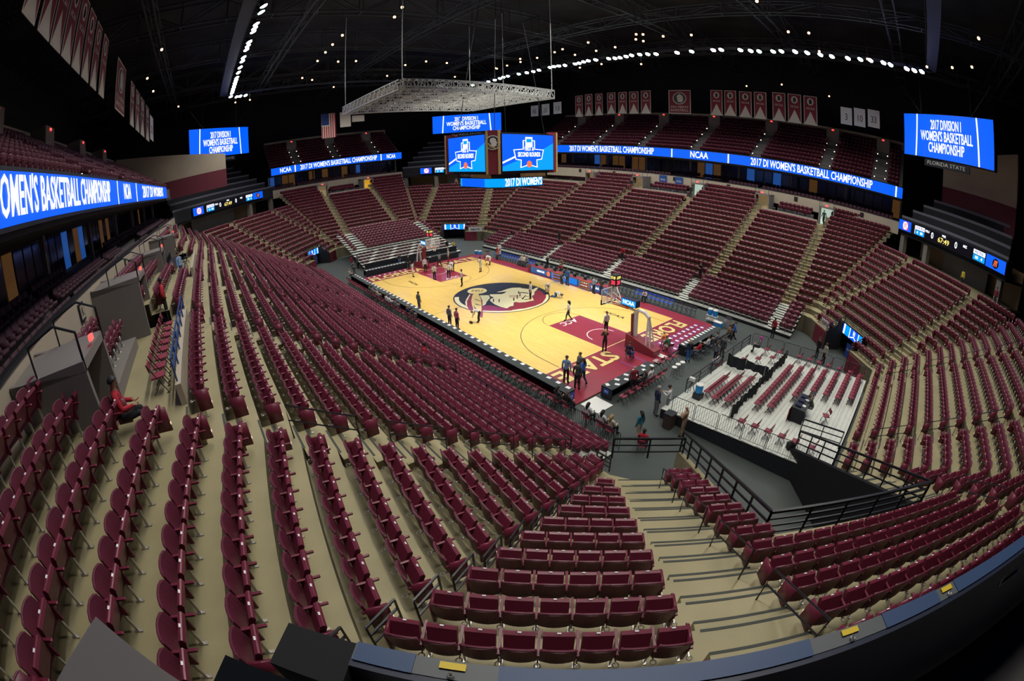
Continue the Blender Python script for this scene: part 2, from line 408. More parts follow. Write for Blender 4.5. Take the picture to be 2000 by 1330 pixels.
def lpoly(keys, z, m, nm):
    b = MB()
    for k in keys: flat(b, LOGO[k], z)
    return b.build(nm, m, court)
lpoly(['maroon'], Z+.006, M['cmaroon'], 'emblem_field')
lpoly(['neck', 'face', 'rim'], Z+.010, M['ccream'], 'emblem_face')
lpoly(['feather_maroon', 'feather_tip', 'feather_edge'], Z+.013, M['cmaroon'], 'emblem_feather_edge')
lpoly(['feather_gold'], Z+.015, M['cgold'], 'emblem_feather')
disc(.98, Z+.012, M['ccream'], 'emblem_medallion', (-3.0, -.78), 32); disc(.84, Z+.014, M['cgold'], 'emblem_medallion', (-3.0, -.78), 32)
lpoly(['k1', 'k2', 'k3', 'k4', 'k5', 'k6', 'k7', 'brow', 'nose', 'lip', 'lip2', 'vein', 'vein2', 'vein3'], Z+.018, M['cline'], 'emblem_features')
lpoly(['stripe1', 'stripe2'], Z+.017, M['cmaroon'], 'emblem_face_paint')
text('FSU', .7, (-3.0, -.78, Z+.018), (.66, .75, 0), (-.75, .66, 0), M['cline'], 'emblem_letters', court, fit=1.1, bold=.01, ext=.001)
# ------------------------------------------------------------------ arena seats
def seat_parts(lod=0):
    """meshes of one folded seat, 0.53 wide, facing -y, origin on the tread; returns {part: MB}"""
    P = {}
    b = MB(); nu, nv = (6, 3) if lod == 0 else (2, 1)
    F = []; B = []
    for k in range(nv+1):
        v = k/nv
        for i in range(nu+1):
            u = -1+2*i/nu
            hw = .252*(1 if v < .99 else .93)
            z = .34+.53*v - (.045*u*u if k == nv else 0)
            y = .175+.075*v - .05*u*u
            F.append((u*hw, y-.02, z)); B.append((u*hw, y+.025, z))
    n = b.av(F+B); W = nu+1; T = (nv+1)*W
    for k in range(nv):
        for i in range(nu):
            a = n+k*W+i
            b.af((a, a+1, a+W+1, a+W)); b.af((T+a+1, T+a, T+a+W, T+a+W+1))
    for i in range(nu):
        a = n+i; b.af((a+1, a, T+a, T+a+1)); a = n+nv*W+i; b.af((a, a+1, T+a+1, T+a))
    for k in range(nv):
        a = n+k*W; b.af((a, a+W, T+a+W, T+a)); a = n+k*W+nu; b.af((a+W, a, T+a, T+a+W))
    P['backrest'] = b
    if lod == 0:
        b.tube([(-.24, .20, .80), (-.20, .22, .845), (-.1, .24, .872), (0, .245, .878), (.1, .24, .872), (.20, .22, .845), (.24, .20, .80)], .02, 5)
    b = MB(); R = Matrix.Rotation(math.radians(116), 3, 'X')
    b.rbox((0, .0, .635), (.43, .40, .095), .035 if lod == 0 else .025, R)
    P['seat'] = b
    b = MB(); b.box((0, -.07, .822), (.055, .03, .012), R=Matrix.Rotation(math.radians(28), 3, 'X')); P['number_tag'] = b
    b = MB(); b.rbox((-.265, .01, .66), (.042, .46, .035), .012); b.box((-.265, .04, .50), (.026, .16, .3)); P['armrest'] = b
    b = MB(); b.box((-.265, .06, .19), (.03, .05, .37)); b.box((-.265, .05, .012), (.05, .16, .024)); P['leg'] = b
    b = MB()
    b.ring((-.265, .315, .50), .043, .009, 10 if lod == 0 else 6, 4 if lod == 0 else 3); b.box((-.265, .25, .50), (.02, .08, .02))
    P['cup_holder'] = b
    return P
PM = {'backrest': 'seat_back', 'seat': 'seat', 'number_tag': 'tag', 'armrest': 'seat', 'leg': 'steel', 'cup_holder': 'steel'}
SP = seat_parts(0)
# light version for the far stands
def far_seat():
    b = MB(); q = seat_parts(1)
    out = MB()
    for k, (nm, mi) in enumerate((('backrest', 0), ('seat', 1), ('armrest', 1), ('number_tag', 2), ('leg', 3))):
        s = q[nm]; n = out.av(s.v)
        for f in s.f: out.f.append(tuple(n+i for i in f)); out.mi.append(mi)
    return out
def near_seat():
    out = MB()
    for nm, mi in (('backrest', 0), ('seat', 1), ('armrest', 1), ('number_tag', 2), ('leg', 3), ('cup_holder', 3)):
        s = SP[nm]; n = out.av(s.v)
        for f in s.f: out.f.append(tuple(n+i for i in f)); out.mi.append(mi)
    return out
def scatter(name, proto, mats, mats4):
    """ONE mesh holding a copy of proto at every matrix"""
    V = np.array(proto.v, dtype=np.float64); V1 = np.c_[V, np.ones(len(V))]
    A = np.array([[list(r) for r in m] for m in mats4])
    out = np.einsum('nij,kj->nki', A, V1)[:, :, :3].reshape(-1, 3)
    loops = np.concatenate([np.array(f) for f in proto.f]); cnt = np.array([len(f) for f in proto.f])
    N, K = len(mats4), len(V)
    L = (loops[None, :] + (np.arange(N)*K)[:, None]).reshape(-1)
    C = np.tile(cnt, N); st = np.concatenate([[0], np.cumsum(C)[:-1]])
    me = D.meshes.new(name)
    me.vertices.add(N*K); me.vertices.foreach_set('co', out.reshape(-1).astype(np.float32))
    me.loops.add(len(L)); me.loops.foreach_set('vertex_index', L.astype(np.int32))
    me.polygons.add(len(C)); me.polygons.foreach_set('loop_start', st.astype(np.int32)); me.polygons.foreach_set('loop_total', C.astype(np.int32))
    me.polygons.foreach_set('material_index', np.tile(np.array(proto.mi, dtype=np.int32), N))
    me.update(calc_edges=True); me.validate()
    return put(name, me, mats)

def place(o, ang, sx=1.):
    """matrix of a seat at point o whose back points along angle ang (outwards)"""
    return Matrix.Translation(o) @ Matrix.Rotation(ang-math.pi/2, 4, 'Z') @ Matrix.Diagonal((sx, 1, 1, 1))

SEATS = []      # (matrix, segment, row, index from the first line, number in the run, run)
RUN_END = []
for j in range(NS):
    a_ai, b_ai = CTL[j][0] == 'aisle', CTL[(j+1) % NS][0] == 'aisle'
    plat = j in (1, 3, 10, 15, 17, 19)
    for i in range(TOP[j]+1):
        if plat and i > 14: continue
        a, b = row_pt(j, i), row_pt(j+1, i); L = (b-a).length
        if L < .5: continue
        d = (b-a).normalized(); out = Vector((d.y, -d.x, 0))
        c = (a+b)/2
        if (row_pt(j, i+1)-row_pt(j, i)).dot(out) < 0: out = -out
        g0 = .66 if a_ai else .32; g1 = .66 if b_ai else .32
        if j == 29: g0, g1 = .93, .06
        if j == 28: g0, g1 = .66, 1.25
        sp = seg_spans(j, i)
        for k, (s0, s1) in enumerate(sp):
            lo = s0+(g0 if k == 0 else .12); hi = s1-(g1 if k == len(sp)-1 else .12)
            n = int((hi-lo+.04)/.545) if j in (14,15,16,17,18,19,20,21,22,23) else int((hi-lo+.14)/(.515 if j == 29 else .53))
            if n < 1: continue
            pw = (hi-lo)/n; pw = min(pw, .6)
            mid = (lo+hi)/2
            if k == 0 and len(sp) > 1: st = lo
            elif k == 1: st = hi-n*pw
            else: st = mid-n*pw/2
            ang = math.atan2(out.y, out.x)
            for q in range(n):
                P = a + d*(st+pw*(q+.5))
                SEATS.append((place(P, ang, pw/.53), j, i, q, n, k))
            RUN_END.append((a+d*st, a+d*(st+n*pw), ang, j, i))

def cam_px(P):
    """rough picture position (0..2000, 0..1330), used only to decide which seats are modelled part by part"""
    v = P-CAM; v.normalize(); c = v.dot(fwd); th = math.acos(max(-1, min(1, c)))
    x, y = v.dot(rt2), v.dot(up2); s = math.hypot(x, y)+1e-9; rr = 2*874.6*math.sin(th/2)
    return 1000+rr*x/s, 665-rr*y/s
def in_view(P):
    x, y = cam_px(P)
    if not (-20 < x < 2010 and -10 < y): return False
    # hidden below the ledge of the camera platform
    if x < 560: return y < 1345
    if x < 1000: return y < 1225+(x-560)*.2
    return y < 1318-(x-1000)**2*.00023
cand = [(((s[0].translation-CAM).length), n) for n, s in enumerate(SEATS) if in_view(s[0].translation+Vector((0, 0, .6)))]
cand.sort()
NEAR = {n for _, n in cand[:300]}
ORD = ['first', 'second', 'third', 'fourth', 'fifth', 'sixth', 'seventh', 'eighth', 'ninth', 'tenth', 'eleventh', 'twelfth', 'thirteenth',
       'fourteenth', 'fifteenth', 'sixteenth', 'seventeenth', 'eighteenth', 'nineteenth', 'twentieth']
BLOCK = {29: 'in the corner block left of the wide stairs', 28: 'in the corner block behind the tunnel railing', 0: 'in the left block of long rows',
         1: 'in the second left block', 27: 'in the right corner block', 26: 'in the right end block'}
def SEATLAB(j, i, q, cnt, run):
    o = ORD
    if j == 29: return 'folded maroon seat %s from the wide stairs, left corner block, row %s from the bottom' % (o[min(q, 19)], o[i])
    if j == 28: return 'folded maroon seat %s right of the wide stairs, row %s from the bottom' % (o[min(cnt-1-q, 19)], o[i]) if i > 7 or run == 1 else 'folded maroon seat %s beyond the tunnel opening, row %s from the bottom' % (o[min(q, 19)], o[i])
    if j == 0: return 'folded maroon seat %s from the bend, near left block, row %s from the bottom' % (o[min(q, 19)], o[i])
    if j == 1: return 'folded maroon seat %s past the nearest left stairs, row %s from the bottom' % (o[min(q, 19)], o[i])
    if j == 27: return 'folded maroon seat %s in right bend block, row %s from the bottom' % (o[min(q, 19)], o[i])
    return 'folded maroon seat %s in right end block %s, row %s from the bottom' % (o[min(q, 19)], 'one two three four five six'.split()[(27-j) % 6], o[i])
proto = {k: v.mesh('seat_'+k) for k, v in SP.items()}
for k, me in proto.items(): me.materials.append(M[PM[k]])
for n in sorted(NEAR):
    m, j, i, q, cnt, run = SEATS[n]
    o = D.objects.new('arena_seat', None); COL.objects.link(o); o.empty_display_size = .2
    o.matrix_world = m
    tag(o, SEATLAB(j, i, q, cnt, run), 'seat', 'maroon seats nearest the camera')
    for k, me in proto.items():
        c = D.objects.new(k, me); COL.objects.link(c); c.parent = o
        if k == 'number_tag': c['label'] = 'small white number tag on the seat edge'
MATS4 = [M['seat_back'], M['seat'], M['tag'], M['steel']]
mid_m = [s[0] for n, s in enumerate(SEATS) if n not in NEAR and (s[0].translation-CAM).length < 24]
far_m = [s[0] for n, s in enumerate(SEATS) if n not in NEAR and (s[0].translation-CAM).length >= 24]
g1 = scatter('arena_seats', near_seat(), MATS4, mid_m)
tag(g1, 'further maroon folding seats of the near stands around the camera', 'seats', kind='stuff')
g2 = scatter('arena_seats', far_seat(), MATS4, far_m)
tag(g2, 'thousands of maroon folding seats filling the lower bowl', 'seats', kind='stuff')
print('seats', len(SEATS), 'near', len(NEAR), 'mid', len(mid_m), 'far', len(far_m))
# panels closing the end of every row, with a small aisle lamp
pn = MB(); 
pn.box((0, 0, .44), (.05, .36, .52)); pn.m = 1; pn.box((0, -.19, .34), (.04, .012, .05)); pn.m = 0
ends = []
for a, b, ang, j, i in RUN_END:
    ends.append(place(a-Vector((0, 0, 0)), ang)); ends.append(place(b, ang))
M['aislelamp'] = mat('aisle_lamp', (.5, .4, .35), .3, emit=(1, .8, .6), es=.9)
pe = scatter('row_end_panels', pn, [M['seat'], M['aislelamp']], ends)
tag(pe, 'maroon end panels with small aisle lamps closing the seat rows', 'seat end panels', kind='stuff')
# ------------------------------------------------------------------ stairs in the stands
st = MB(); ns = MB(); half = MB()
def out_dir(j, i):
    d = row_pt(j, i+1)-row_pt(j, i); d.z = 0; return d.normalized()
def side_dir(j, i):
    a, b = row_pt(j-1, i), row_pt(j+1, i); d = (b-a); d.z = 0; return d.normalized()
for j in range(NS):
    if CTL[j][0] != 'aisle': continue
    top = max(TOP[j], TOP[(j-1) % NS]); top = min(top, 15)
    wide = 1.85 if j == 29 else 1.12
    for i in range(0, top+1):
        P0 = row_pt(j, i-.47); P1 = row_pt(j, i+.53); o = out_dir(j, i); s = Vector((-o.y, o.x, 0))
        if j == 29: s = Vector((.7071, .7071, 0)); c = Vector((.3, .3, 0))
        else: c = Vector((0, 0, 0))
        z = row_pt(j, i).z; zp = row_pt(j, i-1).z if i > 0 else 0
        h = (z-zp)
        dep = .30
        if i > 0:
            cen = P0 - o*dep/2 + c; hw = wide/2
            R = Matrix((( -s.x, -o.x, 0), (-s.y, -o.y, 0), (0, 0, 1)))
            half.box((cen.x, cen.y, zp+h/4), (wide, dep, h/2), R=R)
            e = P0 - o*(dep-.03) + c
            ns.box((e.x, e.y, zp+h/2+.004), (wide, .055, .008), R=R)
        R = Matrix((( -s.x, -o.x, 0), (-s.y, -o.y, 0), (0, 0, 1)))
        e = P0 + o*.03 + c
        ns.box((e.x, e.y, z+.004), (wide, .055, .008), R=R)
struct(half.build('floor_steps', M['concrete']))
struct(ns.build('trim_nosing', M['nosing']))

M['rail'] = mat('black_rail_paint', (.018, .019, .024), .35, .3)
WHERE = {29: 'the wide stairs beside the tunnel opening', 28: 'the stairs right of the tunnel opening', 1: 'the stairs nearest on the left', 2: 'the second stairs on the left',
         3: 'the third stairs on the left', 4: 'the fourth stairs on the left', 5: 'the fifth stairs on the left', 26: 'the first stairs of the right end', 25: 'the second stairs of the right end',
         23: 'the stairs right of the lit portal', 22: 'the stairs left of the lit portal', 20: 'the rightmost stairs across the court', 19: 'the second stairs across, from the right',
         18: 'the third stairs across, from the right', 17: 'the fourth stairs across, from the right', 16: 'the fifth stairs across, from the right', 14: 'the stairs right of the far portal',
         13: 'the stairs left of the far portal', 11: 'the right stairs of the far end', 10: 'the left stairs of the far end', 8: 'the stairs right of the left portal', 7: 'the stairs left of the left portal'}
def handrail(j, i0, i1, nth):
    o = out_dir(j, i0); off = Vector((.62, .62, 0)) if j == 29 else Vector((0, 0, 0))
    a = row_pt(j, i0-.3)+off; b = row_pt(j, i1-.3)+off; a.z = row_pt(j, i0).z; b.z = row_pt(j, i1).z
    m = MB(); H = Vector((0, 0, .92)); r = .021
    m.tube([a, a+H, b+H, b], r, 6); m.tube([a+H*.55, b+H*.55], r*.9, 6)
    ob = m.build('stair_handrail', M['rail'])
    tag(ob, '%s black handrail from the bottom on %s' % (ORD[nth], WHERE[j]), 'handrail', 'black handrails on the stairs of the lower stands')
for j in WHERE:
    top = 14 if j in (1, 2, 3, 4, 5, 16, 17, 18, 19, 20) else 12
    i, nth = 1, 0
    if j in (28,): i = 8; 
    while i+2 <= top:
        handrail(j, i, i+2, nth); i += 3; nth += 1

# ladder shaped guards at the row ends where the near block bends
nth = 0
for i in range(3, 13):
    a = row_pt(0, i); P = a + out_dir(0, i)*-.05
    d = (row_pt(1, i)-row_pt(0, i)).normalized(); o = out_dir(0, i)
    P = a + d*.10
    m = MB(); q0 = P - o*.34; q1 = P + o*.30
    for q in (q0, q1): m.bar(q, q+Vector((0, 0, .82)), .035)
    for h in (.82, .58, .34): m.bar(q0+Vector((0, 0, h)), q1+Vector((0, 0, h)), .035)
    ob = m.build('row_end_guard', M['rail'])
    tag(ob, 'black ladder shaped guard at the bend, %s of ten going up' % ORD[nth], 'guard rail', 'ladder guards where the near rows bend'); nth += 1

# ------------------------------------------------------------------ near tunnel opening (pit)
def DT(d, t, z=0.): return Vector(((d+t)*.70710678, (t-d)*.70710678, z))
pw = MB()
# parapet walls around the opening: left, back, right
def slab(mb, a, b, z0a, z1a, z0b, z1b, n, th):
    c = [a, b, b+n*th, a+n*th]; z0 = [z0a, z0b, z0b, z0a]; z1 = [z1a, z1b, z1b, z1a]
    k = mb.av([(p.x, p.y, z) for p, z in zip(c, z0)] + [(p.x, p.y, z) for p, z in zip(c, z1)])
    for f in ((0, 3, 2, 1), (4, 5, 6, 7), (0, 1, 5, 4), (1, 2, 6, 5), (2, 3, 7, 6), (3, 0, 4, 7)): mb.af([k+x for x in f])
T0 = DT(0, -1).normalized(); T1 = DT(0, 1).normalized(); OUT = DT(1, 0).normalized()
slab(pw, DT(25.9, 11), DT(33.7, 11), 0, 2.0, 0, 5.1, T0, .22)
slab(pw, DT(33.7, 10.8), DT(33.7, 17.4), 0, 5.1, 0, 5.1, OUT, .3)
struct(pw.build('wall_tunnel', M['concrete']))
pb = MB(); slab(pb, DT(25.0, 17.2), DT(33.7, 17.2), -.1, 1.2, -.1, 5.12, T1, .25)
pb.box((DT(24.9, 17.3).x, DT(24.9, 17.3).y, .7), (.35, .35, 1.4), rz=math.pi/4)
M['blackwall'] = mat('black_curtain_wall', (.006, .006, .008), .85)
tw = pb.build('wall_tunnel_right', M['blackwall']); struct(tw)
# black drape hanging inside the opening over back wall
dr = MB(); slab(dr, DT(33.62, 11.02), DT(33.62, 17.2), 0, 4.75, 0, 4.75, -OUT, .05)
tag(dr.build('backdrop_drape', M['blackwall']), 'black drape on the back wall inside the near tunnel opening', 'drape')
def railing(name, pts, posts, h=1.0, nb=3, w=.06, lab=None, cat='railing', grp=None, base=0., thin=None):
    """guard rail along a 3D polyline; posts = spacing"""
    m = MB()
    for a, b in zip(pts[:-1], pts[1:]):
        a, b = Vector(a), Vector(b); L = (b-a).length; n = max(1, round(L/posts))
        for k in range(n+1):
            p = a+(b-a)*(k/n); m.bar(p, p+Vector((0, 0, h)), w)
        for q in range(nb):
            z = Vector((0, 0, h-(h-base)*q/nb)); ww = w*1.2 if q == 0 else w*.8
            m.bar(a+z, b+z, ww)
        if thin:
            n = max(2, int(L/thin))
            for k in range(1, n):
                p = a+(b-a)*(k/n); m.bar(p+Vector((0, 0, .1)), p+Vector((0, 0, h)), .016)
    o = m.build(name, M['rail'])
    if lab: tag(o, lab, cat, grp)
    return o
railing('tunnel_railing', [DT(26.3, 7.9, 1.95), DT(26.3, 10.9, 1.95)], 1.5, 1.0, 3, lab='black railing at the front left of the near tunnel opening')
railing('tunnel_railing', [DT(25.9, 10.9, 2.0), DT(33.8, 10.9, 5.1)], 1.25, 1.0, 3, .065, lab='black sloping railing on the left wall of the near tunnel opening')
railing('tunnel_railing', [DT(33.8, 10.9, 5.1), DT(33.8, 17.35, 5.1)], 1.3, 1.0, 4, .065, lab='black level railing across the back of the near tunnel opening')
railing('tunnel_railing', [DT(25.2, 17.4, 1.3), DT(33.8, 17.4, 5.1)], 1.25, 1.0, 3, .065, lab='black sloping railing on the right wall of the near tunnel opening')
railing('tunnel_railing', [DT(25.0, 17.5, 1.9), (32.3, -4.9, 1.9)], 1.5, .95, 3, .05, lab='black railing between the tunnel opening and the temporary bleacher')

# railings along the front edge of the fixed stands
FR = {0: 'nearest on the left', 1: 'second from the near end on the left', 2: 'third from the near end on the left', 3: 'fourth from the near end on the left', 4: 'fifth from the near end on the left', 5: 'sixth from the near end on the left',
      15: 'at the far end of the opposite side', 16: 'second from the far end opposite', 17: 'third from the far end opposite', 18: 'fourth from the far end opposite', 19: 'fifth from the far end opposite'}
wl2 = MB()
for j, nm in FR.items():
    a, b = row_pt(j, -.6), row_pt(j+1, -.6); z = row_pt(j, 0).z; a.z = z; b.z = row_pt(j+1, 0).z
    d = (b-a).normalized(); a += d*(.7 if CTL[j][0] == 'aisle' else .1); b -= d*(.7 if CTL[j+1][0] == 'aisle' else .1)
    railing('seating_railing', [a, b], 1.6, .62, 3, .04, lab='low black railing before the fixed seats, ' + nm, grp='low railings in front of the fixed side stands')

# ------------------------------------------------------------------ portals under the other three corners
M['redpad'] = mat('maroon_wall_panel', (.22, .025, .045), .6)
PORT = {22: 'right', 13: 'far', 7: 'left'}
def screen(o, x, y, w, h, rects, name='led_panel', parent=None, back=None, depth=.25):
    """an LED board: a dark case with lit rectangles; rects = (u0, v0, u1, v1, material) in 0..1"""
    x = Vector(x).normalized(); y = Vector(y).normalized(); z = x.cross(y)
    o = Vector(o)
    case = MB(); R = Matrix(((x.x, y.x, z.x), (x.y, y.y, z.y), (x.z, y.z, z.z)))
    case.box(o - z*(depth/2+.01), (w+.12, h+.12, depth), R=R)
    c = case.build('case', M['black'] if back is None else back, None)
    if parent is not None: keep(c, parent)
    for k, (u0, v0, u1, v1, mm) in enumerate(rects):
        b = MB(); e = .004+.003*k
        def Q(u, v): return o + x*((u-.5)*w) + y*((v-.5)*h) + z*e
        if isinstance(mm, tuple): pts, mm = mm; b.poly([Q(u, v) for u, v in pts])
        else: b.quad(Q(u0, v0), Q(u1, v0), Q(u1, v1), Q(u0, v1))
        q = b.build(name, M[mm], None)
        if parent is not None: keep(q, parent)
    return c
tunnel_signs = {}
for j, side in PORT.items():
    c, hw, n = TUN[j]
    a, b = row_pt(j, -.47), row_pt(j+1, -.47); L = (b-a).length; d = (b-a).normalized(); d.z = 0; d.normalize()
    o = out_dir(j, 0); o = Vector((d.y, -d.x, 0)); 
    if o.dot(row_pt(j, 3)-row_pt(j, 0)) < 0: o = -o
    mid = a+(b-a)*c; mid.z = 0; z0 = row_pt(j, 0).z; z2 = row_pt(j, n).z
    depth = (row_pt(j, n-.47)-row_pt(j, -.47)).dot(o)
    wb = MB()
    for s in (-1, 1):
        p = mid+d*(s*hw)
        slab(wb, p, p+o*depth, 0, z0+.05, 0, z2+.1, d*s, .15)
    w1 = wb.build('wall_portal_'+side, M['blackwall']); struct(w1)
    ins = MB(); q = mid+o*(depth+3.)
    slab(ins, q-d*hw, q+d*hw, 0, 2.6, 0, 2.6, o, .1)
    struct(ins.build('wall_portal_back_'+side, M['wallgrey']))
    # maroon panels on the riser beside the opening
    for s in (-1, 1):
        pn_ = MB(); p = mid+d*(s*(hw+.16)) - o*.03
        slab(pn_, p, p+d*(s*1.9), .02, z0-.02, .02, z0-.02, -o, .05)
        tag(pn_.build('maroon_wall_panel', M['redpad']), 'maroon panel %s of the %s portal under the stands' % ('left' if s*d.dot(rt2) < 0 else 'right', side), 'wall panel')
    # lit sign over the opening
    e = empty('portal_sign'); cen = mid+o*(depth-.12)+Vector((0, 0, z2-.42))
    xd = d if d.cross(Vector((0, 0, 1))).dot(-o) > 0 else -d
    R_ = [(0, 0, 1, 1, 'screenblue'), (.03, 0, .1, 1, 'screenwhite'), (.12, 0, .3, 1, 'screencyan'), (.3, 0, .33, 1, 'screenwhite'),
          (.67, 0, .7, 1, 'screenwhite'), (.7, 0, .87, 1, 'screencyan'), (.9, 0, .96, 1, 'screenwhite'),
          (0, 0, 0, 0, ([(.36, .08), (.5, .3), (.64, .08), (.64, .18), (.5, .42), (.36, .18)], 'screenwhite')),
          (0, 0, 0, 0, ([(.46, .5), (.49, .5), (.49, .95), (.46, .95)], 'screenwhite')), (0, 0, 0, 0, ([(.51, .45), (.54, .45), (.54, .9), (.51, .9)], 'screenwhite'))]
    screen(cen, xd, (0, 0, 1), 2*hw-.1, .85, R_, 'led_panel', e)
    tag(e, 'blue and white lit banner board over the %s portal' % side, 'led sign')
    railing('portal_railing', [mid-d*(hw+.1)+o*(depth+.05)+Vector((0, 0, z2)), mid+d*(hw+.1)+o*(depth+.05)+Vector((0, 0, z2))], 1.3, .55, 3, .04,
            lab='black railing above the lit board of the %s portal' % side)
    for s in (-1, 1):
        p = mid+d*(s*(hw+.1))
        railing('portal_railing', [p+Vector((0, 0, z0)), p+o*depth+Vector((0, 0, z2))], 1.2, .6, 3, .04,
                lab='black sloping railing %s of the %s portal' % ('left' if s*d.dot(rt2) < 0 else 'right', side))
    # hanging blue banner beside the opening
    if side != 'far':
        s = -1 if (d.dot(rt2) > 0) else 1
        p = mid+d*(s*(hw-.45)) + o*.35
        bn = MB(); x = d*.45; 
        P = lambda u, v: p + d*(u*.42) + Vector((0, 0, v)) - o*.0
        bn.box(p+Vector((0, 0, 1.35)), (.9, .03, 1.1), rz=math.atan2(d.y, d.x)); m_ = bn.build('hanging_banner', mat('blue_banner', (.01, .06, .32), .7))
        tag(m_, 'small blue tournament banner hanging inside the %s portal' % side, 'banner')
        lt = text('NCAA', .2, p+Vector((0, 0, 1.45))-o*.03, xd, (0, 0, 1), M['white'], 'lettering', m_, fit=.55)
# sign boards on the panels
def board(name, o, x, w, h, m, label, body=None, tm=None, size=.3, fitw=None, y=(0, 0, 1), cat='sign', th=.04):
    x = Vector(x).normalized(); y = Vector(y).normalized(); z = x.cross(y); b = MB()
    R = Matrix(((x.x, y.x, z.x), (x.y, y.y, z.y), (x.z, y.z, z.z)))
    b.box(Vector(o), (w, h, th), R=R); ob = b.build(name, m); tag(ob, label, cat)
    if body: text(body, size, Vector(o)+z*(th/2+.004), x, y, tm, 'lettering', ob, fit=fitw, bold=.01)
    return ob
# ------------------------------------------------------------------ retractable seat blocks in front of the side stands
RET = []
def ret_block(x0, x1, y0, z0, sgn, n, dep=.62, rise=.31, aisles=(), nm='', skip=None):
    """rows parallel to the side line; y0 = front edge, sgn = outward direction"""
    dk = MB(); wm = MB()
    for i in range(n):
        ya = y0+sgn*dep*i; yb = ya+sgn*dep; z = z0+rise*i
        dk.box(((x0+x1)/2, (ya+yb)/2, z-.03), (x1-x0, dep, .06)); 
        wm.box(((x0+x1)/2, ya+sgn*.02, z-rise/2-.03), (x1-x0, .03, rise-.02))
        xs = [x0]+[v for a in aisles for v in (a-.6, a+.6)]+[x1]
        for k in range(0, len(xs), 2):
            a, b = xs[k], xs[k+1]; m = int((b-a)/.56)
            if m < 1: continue
            pw_ = (b-a)/m
            for q in range(m):
                P = Vector((a+pw_*(q+.5), (ya+yb)/2+sgn*.05, z)); 
                if skip and skip(P): continue
                RET.append(place(P, math.pi/2*sgn, pw_/.53))
    e = empty('retractable_stand', ((x0+x1)/2, y0, 0))
    keep(dk.build('deck', M['whitedeck']), e); keep(wm.build('riser', M['black']), e)
    # white steps of the stairs
    sb = MB()
    for a in aisles:
        for i in range(n):
            for k in (0, 1):
                ya = y0+sgn*(dep*i+dep*.5*k)
                sb.box((a, ya+sgn*dep*.25, z0+rise*i-.0+ (rise*.5*k)), (1.1, dep*.42, .05))
    if aisles: keep(sb.build('step', M['whitedeck']), e)
    tag(e, nm, 'retractable stand')
    return e
ret_block(-20.5, 24.2, 12.3, .30, 1, 6, .62, .27, (-17.0, -7.3, 2.6, 12.5, 22.3), 'retractable stand with white decks and maroon seats behind the team benches')
ret_block(-24, 22.6, -10.85, .14, -1, 5, .66, .33, (), 'retractable stand with maroon seats behind the long press table', None)
# far end, behind the basket
e_ = MB()
def ret_end(xf, y0, y1, n, aisles, nm):
    dk = MB(); wm = MB(); dep, rise = .82, .22
    for i in range(n):
        xa = xf-dep*i; z = .35+rise*i
        dk.box((xa-dep/2, (y0+y1)/2, z-.03), (dep, y1-y0, .06)); wm.box((xa-.02, (y0+y1)/2, z-rise/2-.03), (.03, y1-y0, rise-.02))
        if i < 6: continue
        ys = [y0]+[v for a in aisles for v in (a-.6, a+.6)]+[y1]
        for k in range(0, len(ys), 2):
            a, b = ys[k], ys[k+1]; m = int((b-a)/.56)
            for q in range(m):
                RET.append(place(Vector((xa-dep/2-.05, a+(b-a)/m*(q+.5), z)), math.pi))
    e = empty('retractable_stand', (xf, (y0+y1)/2, 0)); keep(dk.build('deck', M['whitedeck']), e); keep(wm.build('riser', M['black']), e)
    # empty bench rows at the bottom with folded backs
    bb = MB()
    for i in range(0, 6):
        xa = xf-dep*i-.5; z = .35+rise*i
        for k in range(int((y1-y0)/.6)):
            if (k*7+i*3) % 5 == 0: continue
            bb.box((xa, y0+.3+k*.6, z+.18), (.3, .42, .22))
    keep(bb.build('folded_bench', mat('dark_maroon_bench', (.07, .02, .035), .6)), e)
    tag(e, nm, 'retractable stand')
ret_end(-19.6, -6.2, 8.0, 15, (-4.6, 6.6), 'retractable stand behind the far basket, lower rows folded over white decks')
b = MB(); b.box((-19.35, .3, .62), (.05, 13.6, 1.2)); tag(b.build('black_drape', M['cloth']), 'black drape hanging along the front of the far end stand', 'drape')
rr = scatter('arena_seats', far_seat(), MATS4, RET)
tag(rr, 'rows of maroon folding seats on the retractable stands', 'seats', kind='stuff')
# ------------------------------------------------------------------ club level, suites, upper deck, fascia boards
M['glasswarm'] = mat('suite_interior_warm', (.35, .2, .08), .6, emit=(1., .45, .12), es=.05)
M['glassdark'] = mat('suite_glass', (.01, .012, .02), .15)
M['glassblue'] = mat('suite_screen', (.0, .01, .04), .3, emit=(.05, .25, 1.), es=.22)
M['clubseat'] = mat('club_seat_fabric', (.05, .012, .028), .7)
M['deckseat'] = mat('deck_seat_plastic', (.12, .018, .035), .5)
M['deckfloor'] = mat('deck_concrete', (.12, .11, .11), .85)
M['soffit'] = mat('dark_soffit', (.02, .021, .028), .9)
M['lamp'] = mat('small_lamp', (1, .9, .8), .4, emit=(1, .85, .6), es=6)
M['redlamp'] = mat('exit_light', (1, .1, .1), .4, emit=(1, .06, .05), es=2.5)
M['wallmaroon'] = mat('maroon_wall_paint', (.13, .018, .035), .75)
M['wallorangelit'] = mat('concourse_wall_orange_lit', (.42, .27, .13), .7, noise=.05, scale=.5)  # orange light on the concourse wall is put into its base colour

